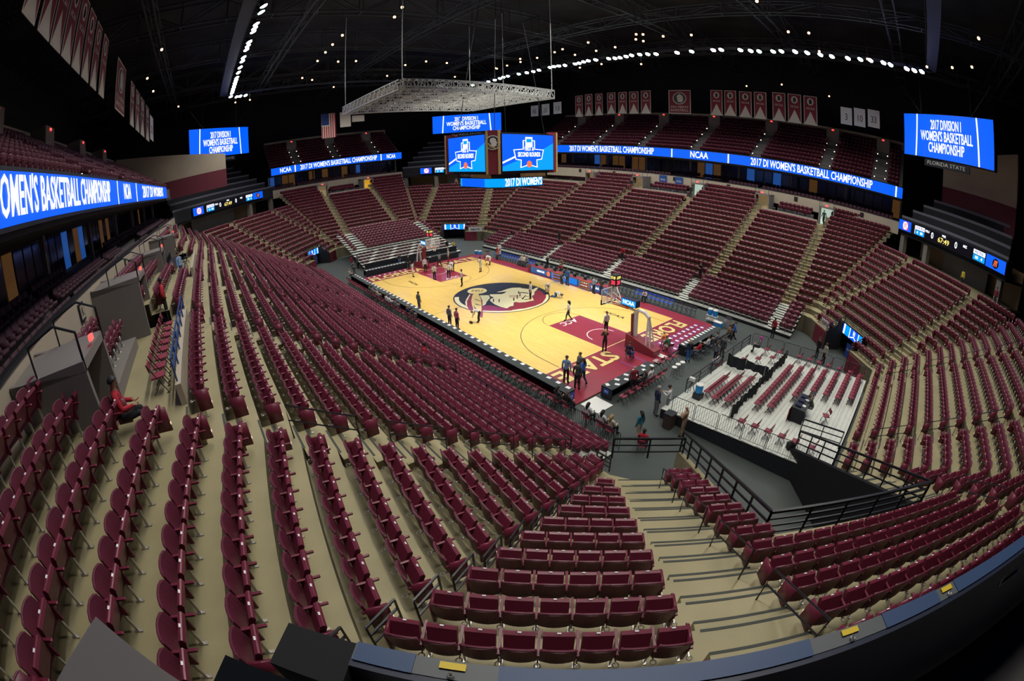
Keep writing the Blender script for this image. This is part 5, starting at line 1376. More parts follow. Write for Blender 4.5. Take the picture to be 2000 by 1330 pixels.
b = MB(); b.poly([(-1.95+.26*math.cos(t*math.pi/8), 8.02, .44+.28*math.sin(t*math.pi/8)) for t in range(16)]); keep(b.build('basketball_picture', M['screenorange']), e)
for k in range(7):
    b = MB(); b.box((-4.4+1.5*k, 8.5, .95), (.42, .03, .26)); b.box((-4.4+1.5*k, 8.42, .835), (.42, .2, .02)); keep(b.build('laptop', M['dark']), e)
tag(e, 'scorers table with navy lit advertising front on the far sideline', 'table')
# ball racks
ballm = mat('basketball_leather', (.45, .12, .04), .6)
bm = MB(); 
for a in range(6):
    pass
bl_ = MB(); bl_.lathe([(.12*math.sin(math.pi*k/8)+1e-4, -.12*math.cos(math.pi*k/8)) for k in range(9)], k=12); ball_me = bl_.mesh('ball', True); ball_me.materials.append(ballm)
def ball(loc, lab, grp=None):
    o = D.objects.new('basketball', ball_me); COL.objects.link(o); o.location = loc; tag(o, lab, 'basketball', grp)
for n, x in enumerate((.0, 3.9)):
    e = empty('ball_rack', (x, 7.55, 0)); b = MB()
    for q in (-.7, .7):
        for y in (7.4, 7.7): b.bar((x+q, y, PZ), (x+q, y, 1.05), .03)
    for z in (.28, .58, .88):
        for y in (7.44, 7.66): b.bar((x-.7, y, z), (x+.7, y, z), .025)
    keep(b.build('frame', M['steel']), e); tag(e, '%s steel ball rack in front of the scorers table' % ('left' if n == 0 else 'right'), 'ball rack')
    for r_ in range(3):
        for k in range(5): ball((x-.54+.27*k, 7.55, .28+.3*r_+.075), 'maroon brown basketball on the %s ball rack' % ('left' if n == 0 else 'right'), 'balls on the %s rack' % ('left' if n == 0 else 'right'))
ball((-11.2, 6.35, PZ+.12), 'basketball on the court beside the player at the far right'); 
# coolers, chest, bins, stools
def cooler(x, y, z, lab, m='coolblue'):
    e = empty('drink_cooler', (x, y, z)); b = MB(); b.lathe([(0, 0), (.20, 0), (.22, .05), (.23, .45), (.2, .5), (0, .5)], (x, y, z), 14); keep(b.build('barrel', M[m], None, True), e)
    b = MB(); b.lathe([(0, .5), (.235, .5), (.235, .55), (0, .57)], (x, y, z), 14); keep(b.build('lid', M['white']), e); tag(e, lab, 'cooler'); return e
M['coolblue'] = mat('cooler_blue', (.01, .25, .65), .35)
e = empty('drink_cart', (17.2, 9.8, 0)); b = MB(); b.box((17.2, 9.85, .62), (1.0, .5, .05)); b.box((17.2, 9.85, .25), (1.0, .5, .05))
for q in (-.48, .48):
    for r_ in (-.22, .22): b.bar((17.2+q, 9.85+r_, 0), (17.2+q, 9.85+r_, .64), .03)
keep(b.build('shelf', M['white']), e); tag(e, 'white cart carrying two blue coolers at the end of the near bench', 'cart')
cooler(16.95, 9.85, .65, 'left blue cooler on the cart at the near bench'); cooler(17.47, 9.85, .65, 'right blue cooler on the cart at the near bench')
cooler(-17.3, 9.0, .0, 'blue cooler on the floor at the far bench'); cooler(-16.7, 9.2, .0, 'second blue cooler at the far bench nearer the court')
b = MB(); b.rbox((18.15, 9.3, .2), (.75, .45, .40), .05); o = b.build('ice_chest', M['coolblue']); tag(o, 'low blue ice chest on the floor right of the drink cart', 'ice chest')
b = MB(); b.rbox((18.1, 9.3, .43), (.78, .48, .07), .02); keep(b.build('lid', M['white']), o)
def bin_(x, y, m, lab, h=.85):
    b = MB(); b.box((x, y, h/2), (.5, .5, h)); o = b.build('trash_can', m); b = MB(); b.box((x, y, h+.02), (.54, .54, .06)); keep(b.build('lid', M['dark']), o); tag(o, lab, 'trash can')
M['binbrown'] = mat('brown_bin_plastic', (.05, .028, .025), .5)
bin_(18.8, 9.9, M['steel'], 'grey square trash can beyond the blue ice chest'); bin_(-14.7, 9.0, M['steel'], 'grey square bin at the far bench'); bin_(23.2, -6.75, M['binbrown'], 'dark brown trash can at the corner of the temporary bleacher')
for k, (x, y) in enumerate(((20.2, -1.6), (20.15, -1.05), (20.2, -.55))):
    e = empty('round_stool', (x, y, 0)); b = MB(); b.lathe([(0, .66), (.18, .66), (.19, .69), (.17, .72), (0, .73)], (x, y, 0), 12); keep(b.build('seat', M['white']), e)
    for q in range(4):
        b = MB(); a = q*math.pi/2+.7; b.bar((x+.2*math.cos(a), y+.2*math.sin(a), 0), (x+.1*math.cos(a), y+.1*math.sin(a), .66), .02); keep(b.build('leg', M['dark']), e)
    b = MB(); b.ring((x, y, .3), .16, .01, 12, 4); keep(b.build('foot_ring', M['dark']), e)
    tag(e, 'white topped round stool, %s of three on the grey floor' % ORD[k], 'stool', 'round stools')

# ------------------------------------------------------------------ temporary bleacher
zb = lambda x: .60+.055*max(0, (x-22.3)/.84)
e = empty('temporary_bleacher', (27.3, 0, 0)); b = MB(); k = 0
x = 22.3
while x < 32.2:
    b.box((x+.42, .1, zb(x)-.04), (.82, 12.8, .08)); x += .84
keep(b.build('deck', M['whitedeck']), e)
b = MB(); slab(b, Vector((22.3, -6.3, 0)), Vector((32.3, -6.3, 0)), 0, zb(22.3)-.06, 0, zb(32)-.06, Vector((0, 1, 0)), .04); slab(b, Vector((22.32, 6.5, 0)), Vector((22.32, -6.3, 0)), 0, .5, 0, .5, Vector((1, 0, 0)), .04)
keep(b.build('skirt', M['cloth']), e)
b = MB(); x = 22.3
while x < 32: 
    for q in range(3): b.box((x+.1+.28*q, .1, zb(x)+.003), (.012, 12.7, .004))
    x += .84
keep(b.build('board_gap', M['dark']), e)
tag(e, 'low temporary bleacher deck of white boards in the near corner', 'bleacher')
def bfence(a, b_, lab, bars=.13, h=1.0, panel=1.35):
    a, b_ = Vector(a), Vector(b_); L = (b_-a).length; n = max(1, round(L/panel)); m = MB(); d = (b_-a)/L
    for k in range(n):
        p, q = a+(b_-a)*(k/n)+d*.04, a+(b_-a)*((k+1)/n)-d*.04
        m.tube([p, p+Vector((0, 0, h-.08)), p+d*.08+Vector((0, 0, h)), q-d*.08+Vector((0, 0, h)), q+Vector((0, 0, h-.08)), q], .02, 5); m.tube([p+Vector((0, 0, .12)), q+Vector((0, 0, .12))], .015, 4)
        nn = int((q-p).length/bars)
        for t in range(1, nn): r_ = p+(q-p)*(t/nn); m.bar(r_+Vector((0, 0, .12)), r_+Vector((0, 0, h)), .014)
    o = m.build('barred_fence', M['rail']); tag(o, lab, 'fence'); return o
bfence((22.9, -6.25, .62), (31.6, -6.25, 1.15), 'black barred fence along the near edge of the temporary bleacher')
bfence((22.5, 6.45, .62), (32.1, 6.45, 1.2), 'black barred fence along the back edge of the temporary bleacher')
railing('dark_fence', [(22.38, -3.8, .62), (22.38, 6.3, .62)], 1.6, .85, 3, .05, lab='dark low fence between temporary bleacher and court floor')
bfence((-10, -10.25, 0), (22.6, -10.25, 0), 'long black barred fence behind the press table chairs', .14, 1.0, 2.4)
# drapes dividing it
for a, b_, lab in (((25.95, -5.0), (25.9, 5.2), 'wavy black drape dividing the temporary bleacher lengthwise'), ((22.6, 1.5), (25.8, 1.2), 'short black drape crossing the front of the temporary bleacher')):
    m = MB(); A, B = Vector((*a, 0)), Vector((*b_, 0)); n = int((B-A).length/.12); d = (B-A).normalized(); s_ = Vector((-d.y, d.x, 0)); P = []
    for k in range(n+1):
        p = A+(B-A)*(k/n); z0 = zb(p.x); sag = .12*abs(math.sin(k*math.pi/12)); op = (k//12) % 2
        P.append((p+s_*(.05*math.sin(k*1.3))+Vector((0, 0, z0+.95-sag)), p+s_*(.10*math.sin(k*1.3+.6))+Vector((0, 0, z0+.05+(.25*op)))))
    for k in range(n): m.quad(P[k][1], P[k+1][1], P[k+1][0], P[k][0])
    o = m.build('dividing_drape', M['cloth'])
    md = o.modifiers.new('thick', 'SOLIDIFY'); md.thickness = .012
    tag(o, lab, 'drape')
    m = MB()
    for k in range(0, n+1, 12): p = A+(B-A)*(k/n); m.bar((p.x, p.y, zb(p.x)), (p.x, p.y, zb(p.x)+1.0), .03)
    keep(m.build('post', M['steel']), o)
rown = ['first', 'second', 'third', 'fourth', 'fifth', 'sixth', 'seventh', 'eighth', 'ninth', 'tenth']
BR = [(23.7, -3.7, -.9, 7), (24.4, -4.1, -.2, 9), (25.15, -3.9, .2, 9), (26.75, -3.1, 3.9, 14), (27.5, -2.9, 4.2, 14), (28.35, -.6, 4.5, 10), (29.2, .9, 4.9, 8), (30.1, .9, 5.2, 8), (30.95, 1.0, 5.5, 9), (31.8, 1.6, 5.9, 9)]
for r_, (x, y0, y1, n) in enumerate(BR):
    for k in range(n):
        chair((x, y0+(y1-y0)*(k+.5)/n, zb(x)), 0, 'maroon folding chair %s from the left in %s row of the temporary bleacher' % (ORD[k], rown[r_]), 'folding chairs in rows on the temporary bleacher')
for k, x in enumerate((26.8, 27.6, 28.4, 29.2, 30.0, 30.95)): chair((x, -5.3, zb(x)), 0, 'single maroon folding chair near the front fence, %s from the left' % ORD[k], 'single chairs at the bleacher front')
for k, x in enumerate((26.8, 27.6, 28.4, 29.2, 30.1, 31.0, 31.9)): chair((x, 5.9, zb(x)), 0, 'single maroon folding chair near the back fence, %s from the left' % ORD[k], 'single chairs at the bleacher back')
for k, (x, y) in enumerate(((23.5, 2.4), (24.3, 3.3), (25.1, 4.2), (24.2, 5.4), (25.2, 5.6))): chair((x, y, zb(x)), 0, 'maroon chair %s in the small draped corner of the bleacher' % ORD[k], 'chairs in the draped corner')
chair((30.8, -1.6, zb(30.8)), .5, 'maroon folding chair standing alone beside the music table')
# music table
e = empty('music_table', (29.2, -1.7, zb(29.2))); z0 = zb(29.2)
b = MB(); b.box((29.2, -1.75, z0+.82), (.9, 2.0, .04)); keep(b.build('tabletop', M['tabletop']), e)
b = MB(); b.box((28.78, -1.75, z0+.4), (.04, 2.0, .8)); b.box((29.2, -2.73, z0+.4), (.9, .04, .8)); keep(b.build('skirt', M['cloth']), e)
b = MB(); b.box((28.73, -1.9, z0+.38), (.03, 2.2, .76)); keep(b.build('red_side', M['maroonp']), e)
for k in range(3):
    b = MB(); b.box((29.1, -2.35+.6*k, z0+.9), (.38, .4, .1)); keep(b.build('mixer', M['navy']), e)
for k in range(2):
    b = MB(); b.box((29.35, -2.2+.8*k, z0+.87), (.3, .22, .01)); keep(b.build('paper', M['paper']), e)
tag(e, 'black music table with mixers standing among the bleacher chairs', 'table')
cooler(23.3, -3.9, zb(23.3)+.35, 'large blue cooler on a stand at the front of the temporary bleacher')
b = MB(); b.box((23.3, -3.9, zb(23.3)+.17), (.5, .5, .34)); tag(b.build('cooler_stand', M['dark']), 'dark stand under the large blue cooler', 'stand')
e = empty('camera_tripod', (22.6, -3.6, 0)); b = MB(); b.box((22.6, -3.6, 1.5), (.35, .18, .2)); keep(b.build('camera', M['white']), e)
for q in range(3):
    b = MB(); a = q*2.1; b.bar((22.6+.35*math.cos(a), -3.6+.35*math.sin(a), .62 if math.cos(a) > 0 else 0), (22.6, -3.6, 1.42), .03); keep(b.build('leg', M['dark']), e)
tag(e, 'tripod with a pale camera at the corner fence of the bleacher', 'tripod')
# signs by the portals
nB = Vector((-.70710678, -.70710678, 0)); xB = Vector((-.70710678, .70710678, 0))*-1
board('sports_sign', (27.0, 13.6, 1.95), (.72, -.69, 0), 1.3, .75, M['white'], 'white ESPN sign above the maroon panel left of the right portal', 'ESPN', M['screenred'] if False else M['maroonp'], .42, 1.0)
board('sports_sign', (-25.6, 14.6, 1.9), (.70, .71, 0), 2.2, .75, M['white'], 'white espnW sign right of the far portal', 'espnW', M['dark'], .4, 1.5)
# ------------------------------------------------------------------ people
SKINS = {'l': mat('skin_light', (.55, .32, .22), .6), 'm': mat('skin_medium', (.35, .19, .11), .6), 'd': mat('skin_dark', (.10, .05, .03), .6)}
HAIRS = {'b': mat('hair_black', (.01, .008, .007), .6), 'n': mat('hair_brown', (.06, .03, .015), .6), 'y': mat('hair_blonde', (.35, .22, .08), .6), 'g': mat('hair_grey', (.3, .3, .3), .6), 'x': mat('hair_magenta', (.5, .02, .35), .6)}
CLO = {}
def cloth(c):
    k = tuple(c)
    if k not in CLO: CLO[k] = mat('clothing_fabric_%d' % len(CLO), c, .85, noise=.12, scale=9)
    return CLO[k]
W_, BK, NV, RD, GY, BL, MR, TN, GR, LB, OR, CR, DG, YL, PK = (.62, .62, .64), (.013, .013, .016), (.015, .022, .06), (.42, .015, .03), (.16, .165, .18), (.04, .14, .45), (.22, .02, .04), (.30, .19, .12), (.02, .10, .05), (.22, .36, .58), (.75, .22, .05), (.5, .45, .36), (.05, .055, .06), (.6, .5, .05), (.45, .12, .16)
# joints facing +y, metres for a 1.75 m person
BASE = dict(pel=(0, 0, .95), bel=(0, .0, 1.10), che=(0, 0, 1.30), nb=(0, -.01, 1.46), nk=(0, .0, 1.53), hd=(0, .02, 1.63), ht=(0, .02, 1.72),
            sl=(-.19, 0, 1.41), el=(-.24, -.02, 1.13), wl=(-.25, .06, .88), sr=(.19, 0, 1.41), er=(.24, -.02, 1.13), wr=(.25, .06, .88),
            hl=(-.10, 0, .90), kl=(-.11, .02, .49), al=(-.12, -.01, .09), tl=(-.13, .15, .04), hr=(.10, 0, .90), kr=(.11, .02, .49), ar=(.12, -.01, .09), tr=(.13, .15, .04))
def pose(**k): p = dict(BASE); p.update(k); return p
POSES = {
 'stand': pose(),
 'walk': pose(kl=(-.10, .16, .50), al=(-.10, .20, .10), tl=(-.10, .36, .06), kr=(.10, -.02, .49), ar=(.10, -.28, .14), tr=(.10, -.16, .05), wl=(-.26, -.10, .92), el=(-.24, -.12, 1.14), wr=(.26, .22, .96), er=(.24, .02, 1.14)),
 'crossed': pose(el=(-.25, .08, 1.16), wl=(.06, .22, 1.20), er=(.25, .08, 1.16), wr=(-.06, .24, 1.17)),
 'hips': pose(el=(-.38, -.06, 1.18), wl=(-.20, .05, 1.02), er=(.38, -.06, 1.18), wr=(.20, .05, 1.02)),
 'phone': pose(el=(-.22, .10, 1.17), wl=(-.07, .32, 1.26), er=(.22, .10, 1.17), wr=(.07, .32, 1.26), hd=(0, .06, 1.62), ht=(0, .07, 1.71)),
 'face': pose(el=(-.25, .16, 1.24), wl=(-.07, .20, 1.52), er=(.25, .16, 1.24), wr=(.07, .20, 1.52)),
 'up': pose(el=(-.22, .16, 1.55), wl=(-.12, .28, 1.80), er=(.22, .16, 1.55), wr=(.12, .28, 1.80)),
 'sit': pose(pel=(0, 0, .53), bel=(0, .0, .68), che=(0, .02, .88), nb=(0, .02, 1.04), nk=(0, .03, 1.10), hd=(0, .06, 1.20), ht=(0, .06, 1.29), sl=(-.19, .02, .99), el=(-.25, .08, .74), wl=(-.14, .34, .70), sr=(.19, .02, .99), er=(.25, .08, .74), wr=(.14, .34, .70),
             hl=(-.10, .03, .52), kl=(-.13, .46, .52), al=(-.13, .46, .09), tl=(-.13, .62, .04), hr=(.10, .03, .52), kr=(.13, .46, .52), ar=(.13, .46, .09), tr=(.13, .62, .04)),
 'lean': pose(pel=(0, 0, .53), bel=(0, .08, .66), che=(0, .20, .84), nb=(0, .29, .97), nk=(0, .33, 1.01), hd=(0, .40, 1.08), ht=(0, .43, 1.15), sl=(-.19, .27, .93), el=(-.22, .34, .66), wl=(-.08, .58, .74), sr=(.19, .27, .93), er=(.22, .34, .66), wr=(.08, .58, .74),
             hl=(-.10, .03, .52), kl=(-.15, .44, .52), al=(-.15, .42, .09), tl=(-.15, .58, .04), hr=(.10, .03, .52), kr=(.15, .44, .52), ar=(.15, .42, .09), tr=(.15, .58, .04)),
 'bend': pose(pel=(0, -.10, .92), bel=(0, .04, 1.0), che=(0, .24, 1.05), nb=(0, .38, 1.02), nk=(0, .44, .99), hd=(0, .53, .93), ht=(0, .58, .86), sl=(-.19, .33, 1.0), el=(-.20, .40, .72), wl=(-.10, .50, .48), sr=(.19, .33, 1.0), er=(.20, .40, .72), wr=(.12, .50, .50),
              hl=(-.10, -.10, .88), hr=(.10, -.10, .88)),
 'crouch': pose(pel=(0, -.05, .36), bel=(0, .03, .50), che=(0, .13, .68), nb=(0, .19, .83), nk=(0, .21, .89), hd=(0, .26, .99), ht=(0, .27, 1.08), sl=(-.19, .17, .79), el=(-.22, .28, .56), wl=(-.08, .48, .58), sr=(.19, .17, .79), er=(.22, .28, .56), wr=(.08, .48, .58),
                hl=(-.10, -.02, .36), kl=(-.16, .34, .46), al=(-.14, .10, .09), tl=(-.14, .26, .04), hr=(.10, -.02, .36), kr=(.16, .34, .46), ar=(.14, .10, .09), tr=(.14, .26, .04)),
 'crawl': pose(pel=(0, -.25, .50), bel=(0, -.10, .54), che=(0, .12, .52), nb=(0, .27, .48), nk=(0, .33, .46), hd=(0, .42, .42), ht=(0, .49, .38), sl=(-.18, .22, .48), el=(-.20, .26, .26), wl=(-.20, .36, .06), sr=(.18, .22, .48), er=(.20, .26, .26), wr=(.20, .36, .06),
               hl=(-.10, -.25, .47), kl=(-.12, -.20, .07), al=(-.12, -.60, .08), tl=(-.12, -.74, .05), hr=(.10, -.25, .47), kr=(.12, -.20, .07), ar=(.12, -.60, .08), tr=(.12, -.74, .05)),
}
EDGE = [('pel', 'bel'), ('bel', 'che'), ('che', 'nb'), ('nb', 'nk'), ('nk', 'hd'), ('hd', 'ht'), ('nb', 'sl'), ('sl', 'el'), ('el', 'wl'), ('nb', 'sr'), ('sr', 'er'), ('er', 'wr'),
        ('pel', 'hl'), ('hl', 'kl'), ('kl', 'al'), ('al', 'tl'), ('pel', 'hr'), ('hr', 'kr'), ('kr', 'ar'), ('ar', 'tr')]
RAD = dict(pel=(.155, .115), bel=(.135, .10), che=(.155, .115), nb=(.10, .075), nk=(.055, .055), hd=(.082, .098), ht=(.062, .075), sl=(.062, .06), el=(.043, .043), wl=(.028, .028), sr=(.062, .06), er=(.043, .043), wr=(.028, .028),
           hl=(.095, .095), kl=(.06, .06), al=(.042, .042), tl=(.038, .03), hr=(.095, .095), kr=(.06, .06), ar=(.042, .042), tr=(.038, .03))
REG = {('pel', 'bel'): 'mid', ('bel', 'che'): 'top', ('che', 'nb'): 'top', ('nb', 'nk'): 'neck', ('nk', 'hd'): 'head', ('hd', 'ht'): 'head', ('nb', 'sl'): 'top', ('nb', 'sr'): 'top', ('sl', 'el'): 'uarm', ('sr', 'er'): 'uarm',
       ('el', 'wl'): 'farm', ('er', 'wr'): 'farm', ('pel', 'hl'): 'leg', ('pel', 'hr'): 'leg', ('hl', 'kl'): 'leg', ('hr', 'kr'): 'leg', ('kl', 'al'): 'shin', ('kr', 'ar'): 'shin', ('al', 'tl'): 'foot', ('ar', 'tr'): 'foot'}
def hand_geo(b, W0, E0, inward):
    """palm, four fingers and a thumb beyond the wrist"""
    w0, e0 = Vector(W0), Vector(E0); d = (w0-e0).normalized(); s = d.cross(Vector((0, 0, 1)))
    s = s.normalized() if s.length > .1 else Vector((0, 1, 0)); n = d.cross(s)
    R = Matrix((s, d, n)).transposed()
    b.rbox(w0+d*.045, (.075, .095, .028), .010, R)
    for k, L in enumerate((.062, .074, .07, .055)):
        o = w0+d*.09+s*(-.028+.0187*k); c = n*(-.012*inward)
        b.tube([o, o+d*L*.5+c, o+d*L*.85+c*2.4], [.0085, .008, .0065], 5)
    o = w0+d*.03+s*(.036); b.tube([o, o+s*.022+d*.025, o+s*.026+d*.055], [.0105, .0095, .007], 5)
BODY = {}
def build_pose(pn):
    P = POSES[pn]; names = list(P); idx = {n: i for i, n in enumerate(names)}
    me = D.meshes.new('skel'); me.from_pydata([P[n] for n in names], [(idx[a], idx[b]) for a, b in EDGE], []); 
    ob = D.objects.new('skel', me); COL.objects.link(ob)
    md = ob.modifiers.new('s', 'SKIN'); md.use_smooth_shade = True; md.branch_smoothing = .4
    for n in names:
        sv = me.skin_vertices[0].data[idx[n]]; sv.radius = RAD[n]; sv.use_root = (n == 'pel')
    ss = ob.modifiers.new('u', 'SUBSURF'); ss.levels = ss.render_levels = 1
    dg = bpy.context.evaluated_depsgraph_get(); ev = ob.evaluated_get(dg); m2 = D.meshes.new_from_object(ev)
    V = [v.co.copy() for v in m2.vertices]; N = [v.normal.copy() for v in m2.vertices]; F = [tuple(p.vertices) for p in m2.polygons]
    D.objects.remove(ob); D.meshes.remove(me); D.meshes.remove(m2)
    seg = [(Vector(P[a]), Vector(P[b]), REG[(a, b)]) for a, b in EDGE]
    def near(c):
        best, br, bt = 9, None, 0
        for a, b, r_ in seg:
            ab = b-a; t = max(0, min(1, (c-a).dot(ab)/ab.length_squared)); dd = (c-a-ab*t).length
            if dd < best: best, br, bt = dd, r_, t
        return br, bt
    reg = [near(sum((V[i] for i in f), Vector())/len(f)) for f in F]
    return V, N, F, reg, P
def region(V, N, F, reg, keepf, off, name):
    mp = {}; vs_ = []; fs = []
    for f, r_ in zip(F, reg):
        if not keepf(r_): continue
        for i in f:
            if i not in mp: mp[i] = len(vs_); vs_.append(tuple(V[i]+N[i]*off))
        fs.append([mp[i] for i in f])
    me = D.meshes.new(name); me.from_pydata(vs_, [], fs); me.polygons.foreach_set('use_smooth', [True]*len(fs)); me.update(); return me
PMESH = {}
def pose_meshes(pn, sleeve, shorts, hair):
    key = (pn,)
    if key not in BODY: BODY[key] = build_pose(pn)
    V, N, F, reg, P = BODY[key]
    def get(k, fn):
        if k not in PMESH: PMESH[k] = fn()
        return PMESH[k]
    def body():
        b = MB(); b.av(V); [b.af(f) for f in F]
        hand_geo(b, P['wl'], P['el'], 1); hand_geo(b, P['wr'], P['er'], 1)
        hd, ht = Vector(P['hd']), Vector(P['ht']); u = (ht-Vector(P['nk'])).normalized(); r_ = Vector((1, 0, 0)); f = r_.cross(u)*-1
        if f.y < -.2: f = -f
        f = u.cross(r_) if u.cross(r_).y >= -.3 else -u.cross(r_)
        b.tube([hd+f*.085+u*.02, hd+f*.115-u*.012, hd+f*.09-u*.02], [.010, .014, .008], 5)     # nose
        for q in (-1, 1): b.ring(hd+r_*(q*.083), .016, .007, 6, 4, Matrix.Rotation(math.pi/2, 3, 'Y'))   # ears
        b.m = 1
        for q in (-1, 1): b.box(hd+f*.091+u*.026+r_*(q*.033), (.022, .008, .010))
        b.m = 2; b.box(hd+f*.088-u*.048, (.042, .008, .008))
        return b.mesh('body', True)
    out = {'body': get((pn, 'body'), body)}
    short = sleeve == 's'
    out['shirt'] = get((pn, 'shirt', sleeve), lambda: region(V, N, F, reg, lambda r_: r_[0] in ('top', 'mid', 'uarm') or (r_[0] == 'farm' and not short and r_[1] < .93) or (r_[0] == 'neck' and r_[1] < .25), .016, 'shirt'))
    out['trousers'] = get((pn, 'trousers', shorts), lambda: region(V, N, F, reg, lambda r_: r_[0] == 'leg' or (r_[0] == 'mid' and r_[1] < .35) or (r_[0] == 'shin' and not shorts), .012, 'trousers'))
    out['shoes'] = get((pn, 'shoes'), lambda: region(V, N, F, reg, lambda r_: r_[0] == 'foot' or (r_[0] == 'shin' and r_[1] > .93), .018, 'shoes'))
    hd, ht = Vector(P['hd']), Vector(P['ht']); u = (ht-Vector(P['nk'])).normalized()
    fw = u.cross(Vector((1, 0, 0))); fw = fw if fw.y >= -.3 else -fw
    def hairm():
        b = MB(); c = hd+u*.035-fw*.012
        R = Matrix((Vector((1, 0, 0)), fw, u)).transposed(); rings = []
        n0 = None
        for k in range(6):
            ph = k/5*1.75; rr = math.sin(ph); zz = math.cos(ph)
            pts = []
            for t in range(12):
                a = t*math.pi/6; x, y, z = .100*rr*math.cos(a), .118*rr*math.sin(a), .112*zz
                if y > .05: z = max(z, .045)
                pts.append(tuple(c+R @ Vector((x, y, z))))
            n = b.av(pts)
            if n0 is not None:
                for t in range(12): b.af((n0+t, n0+(t+1) % 12, n+(t+1) % 12, n+t))
            n0 = n
        if hair == 'long':
            q = c-fw*.07; b.tube([q+u*.03, q-u*.08-fw*.015, q-u*.20-fw*.01, q-u*.33+fw*.0], [.075, .085, .075, .03], 8)
        elif hair == 'tail':
            q = c-fw*.10; b.tube([q+u*.03, q-fw*.05-u*.02, q-fw*.04-u*.14], [.03, .035, .015], 6)
        return b.mesh('hair', True)
    if hair != 'bald': out['hair'] = get((pn, 'hair', hair), hairm)
    return out
eye_m = mat('eye_dark', (.02, .015, .012), .4); lip_m = mat('lips', (.3, .10, .09), .5)
def person(x, y, z, head, pn, top, bot, label, hair='short', hc='n', skin='l', h=1.75, sleeve='l', shorts=False, shoe=BK, tx=0):
    """head: heading in degrees of the direction the person faces (0 = +x, 90 = +y)"""
    e = empty('person', (x, y, z-.005), math.radians(head-90)); s = h/1.75; e.scale = (s, s, s)
    for nm, me in pose_meshes(pn, sleeve, shorts, hair).items():
        o = D.objects.new(nm, me); COL.objects.link(o); o.parent = e
        ms = {'body': [SKINS[skin], eye_m, lip_m], 'shirt': [cloth(top)], 'trousers': [cloth(bot)], 'shoes': [cloth(shoe)], 'hair': [HAIRS[hc]]}[nm]
        while len(me.materials) < len(ms): me.materials.append(None)
        for k, m_ in enumerate(ms): o.material_slots[k].link = 'OBJECT'; o.material_slots[k].material = m_
    tag(e, label, 'person')
    return e
F0 = .067
P_ = person
# court, near end
P_(14.74, -2.27, F0, 150, 'face', BK, BK, 'blonde woman in black top and trousers raising both hands on the near baseline', 'long', 'y', h=1.72)
P_(12.51, .56, F0, 170, 'stand', W_, BK, 'person in white shirt and dark trousers standing under the near basket', hc='n')
P_(8.82, .13, F0, 220, 'walk', W_, DG, 'dark haired person in white shirt walking at the near free throw line', 'long', 'b', 'd')
P_(16.09, -7.5, F0, 115, 'stand', LB, BK, 'man in light blue shirt seen from behind by the press table end', h=1.85)
P_(17.06, -7.55, F0, 110, 'stand', DG, BK, 'man in dark grey shirt, nearest of the group at the table end', 'short', 'b', h=1.85)
P_(16.86, -6.84, F0, 180, 'walk', BL, NV, 'person in blue shirt beside the man in dark grey', 'long', 'b')
P_(16.23, -6.46, F0, 260, 'stand', GY, DG, 'man in grey suit facing the group near the table end', h=1.8)
P_(16.7, -2.0, F0, 100, 'sit', NV, BL, 'man in navy shirt and jeans sitting on a black chair at the baseline', h=1.75)
P_(17.5, 1.65, F0, 160, 'lean', OR, CR, 'person in orange shirt sitting behind the near basket stand', hc='y', shorts=True)
P_(18.1, 1.1, F0, 160, 'lean', GR, CR, 'person in green shirt leaning forward beside the orange shirt', hc='n', shorts=True)
P_(19.75, 1.1, 0, 140, 'stand', NV, BL, 'blonde woman in jeans standing at the right baseline table', 'long', 'y', h=1.7)
P_(20.0, 2.3, 0, 180, 'sit', RD, GY, 'man in red shirt seated at the right baseline table', 'short', 'g')
P_(20.0, 3.7, 0, 180, 'sit', W_, BK, 'man in white shirt seated at the right baseline table', hc='n')
P_(20.1, 5.0, 0, 180, 'sit', GY, BK, 'man in grey jacket seated farther along the right baseline table')
P_(21.27, 2.46, 0, 80, 'stand', GY, NV, 'woman in grey top and dark jeans chatting near the bleacher fence', 'long', 'n', h=1.7)
P_(21.33, 3.45, 0, 260, 'stand', DG, DG, 'man in dark grey suit chatting near the bleacher fence', 'short', 'n', h=1.8)
P_(21.95, 1.5, 0, 180, 'sit', W_, GY, 'person in white shirt sitting by the dark bleacher fence', 'short', 'n')
chair((21.95, 1.5, 0), 0, 'maroon folding chair under the person in white by the fence'); chair((16.7, -2.0, F0), -1.4, 'black chair under the man in navy at the baseline', None, 'chairblack')
chair((17.5, 1.65, F0), -.35, 'maroon folding chair under the person in orange'); chair((18.1, 1.1, F0), -.35, 'maroon folding chair under the person in green')
P_(20.59, 7.24, 0, 200, 'walk', BL, BK, 'person in bright blue shirt walking past the right baseline table', 'tail', 'n', shoe=W_)
P_(19.7, 8.0, 0, 0, 'crouch', TN, TN, 'crouching person in brown beside the end of the right table', 'long', 'n')
P_(20.3, 8.4, 0, 240, 'lean', TN, BK, 'person in brown leaning over at the end of the right table', 'long', 'b')
P_(19.6, -5.35, 0, 150, 'stand', MR, BK, 'bald man in maroon vest and white sleeves behind the left baseline table', 'bald', h=1.85)
P_(19.85, -4.5, 0, 180, 'sit', DG, BK, 'person in dark top seated behind the left baseline table', 'long', 'n')
P_(19.85, -3.8, 0, 180, 'sit', W_, GY, 'man in white shirt seated behind the left baseline table')
P_(22.0, -6.35, 0, 60, 'stand', NV, GY, 'man in navy blazer and grey trousers seen from behind near the bleacher corner', 'short', 'g', h=1.88)
P_(22.35, -5.65, 0, 200, 'phone', W_, GY, 'young man in white shirt looking at a phone near the bleacher corner', 'short', 'b', h=1.8)
P_(24.23, -6.96, 0, 190, 'crossed', TN, TN, 'man in tan tracksuit with crossed arms before the bleacher fence', 'bald', skin='m', h=1.85)
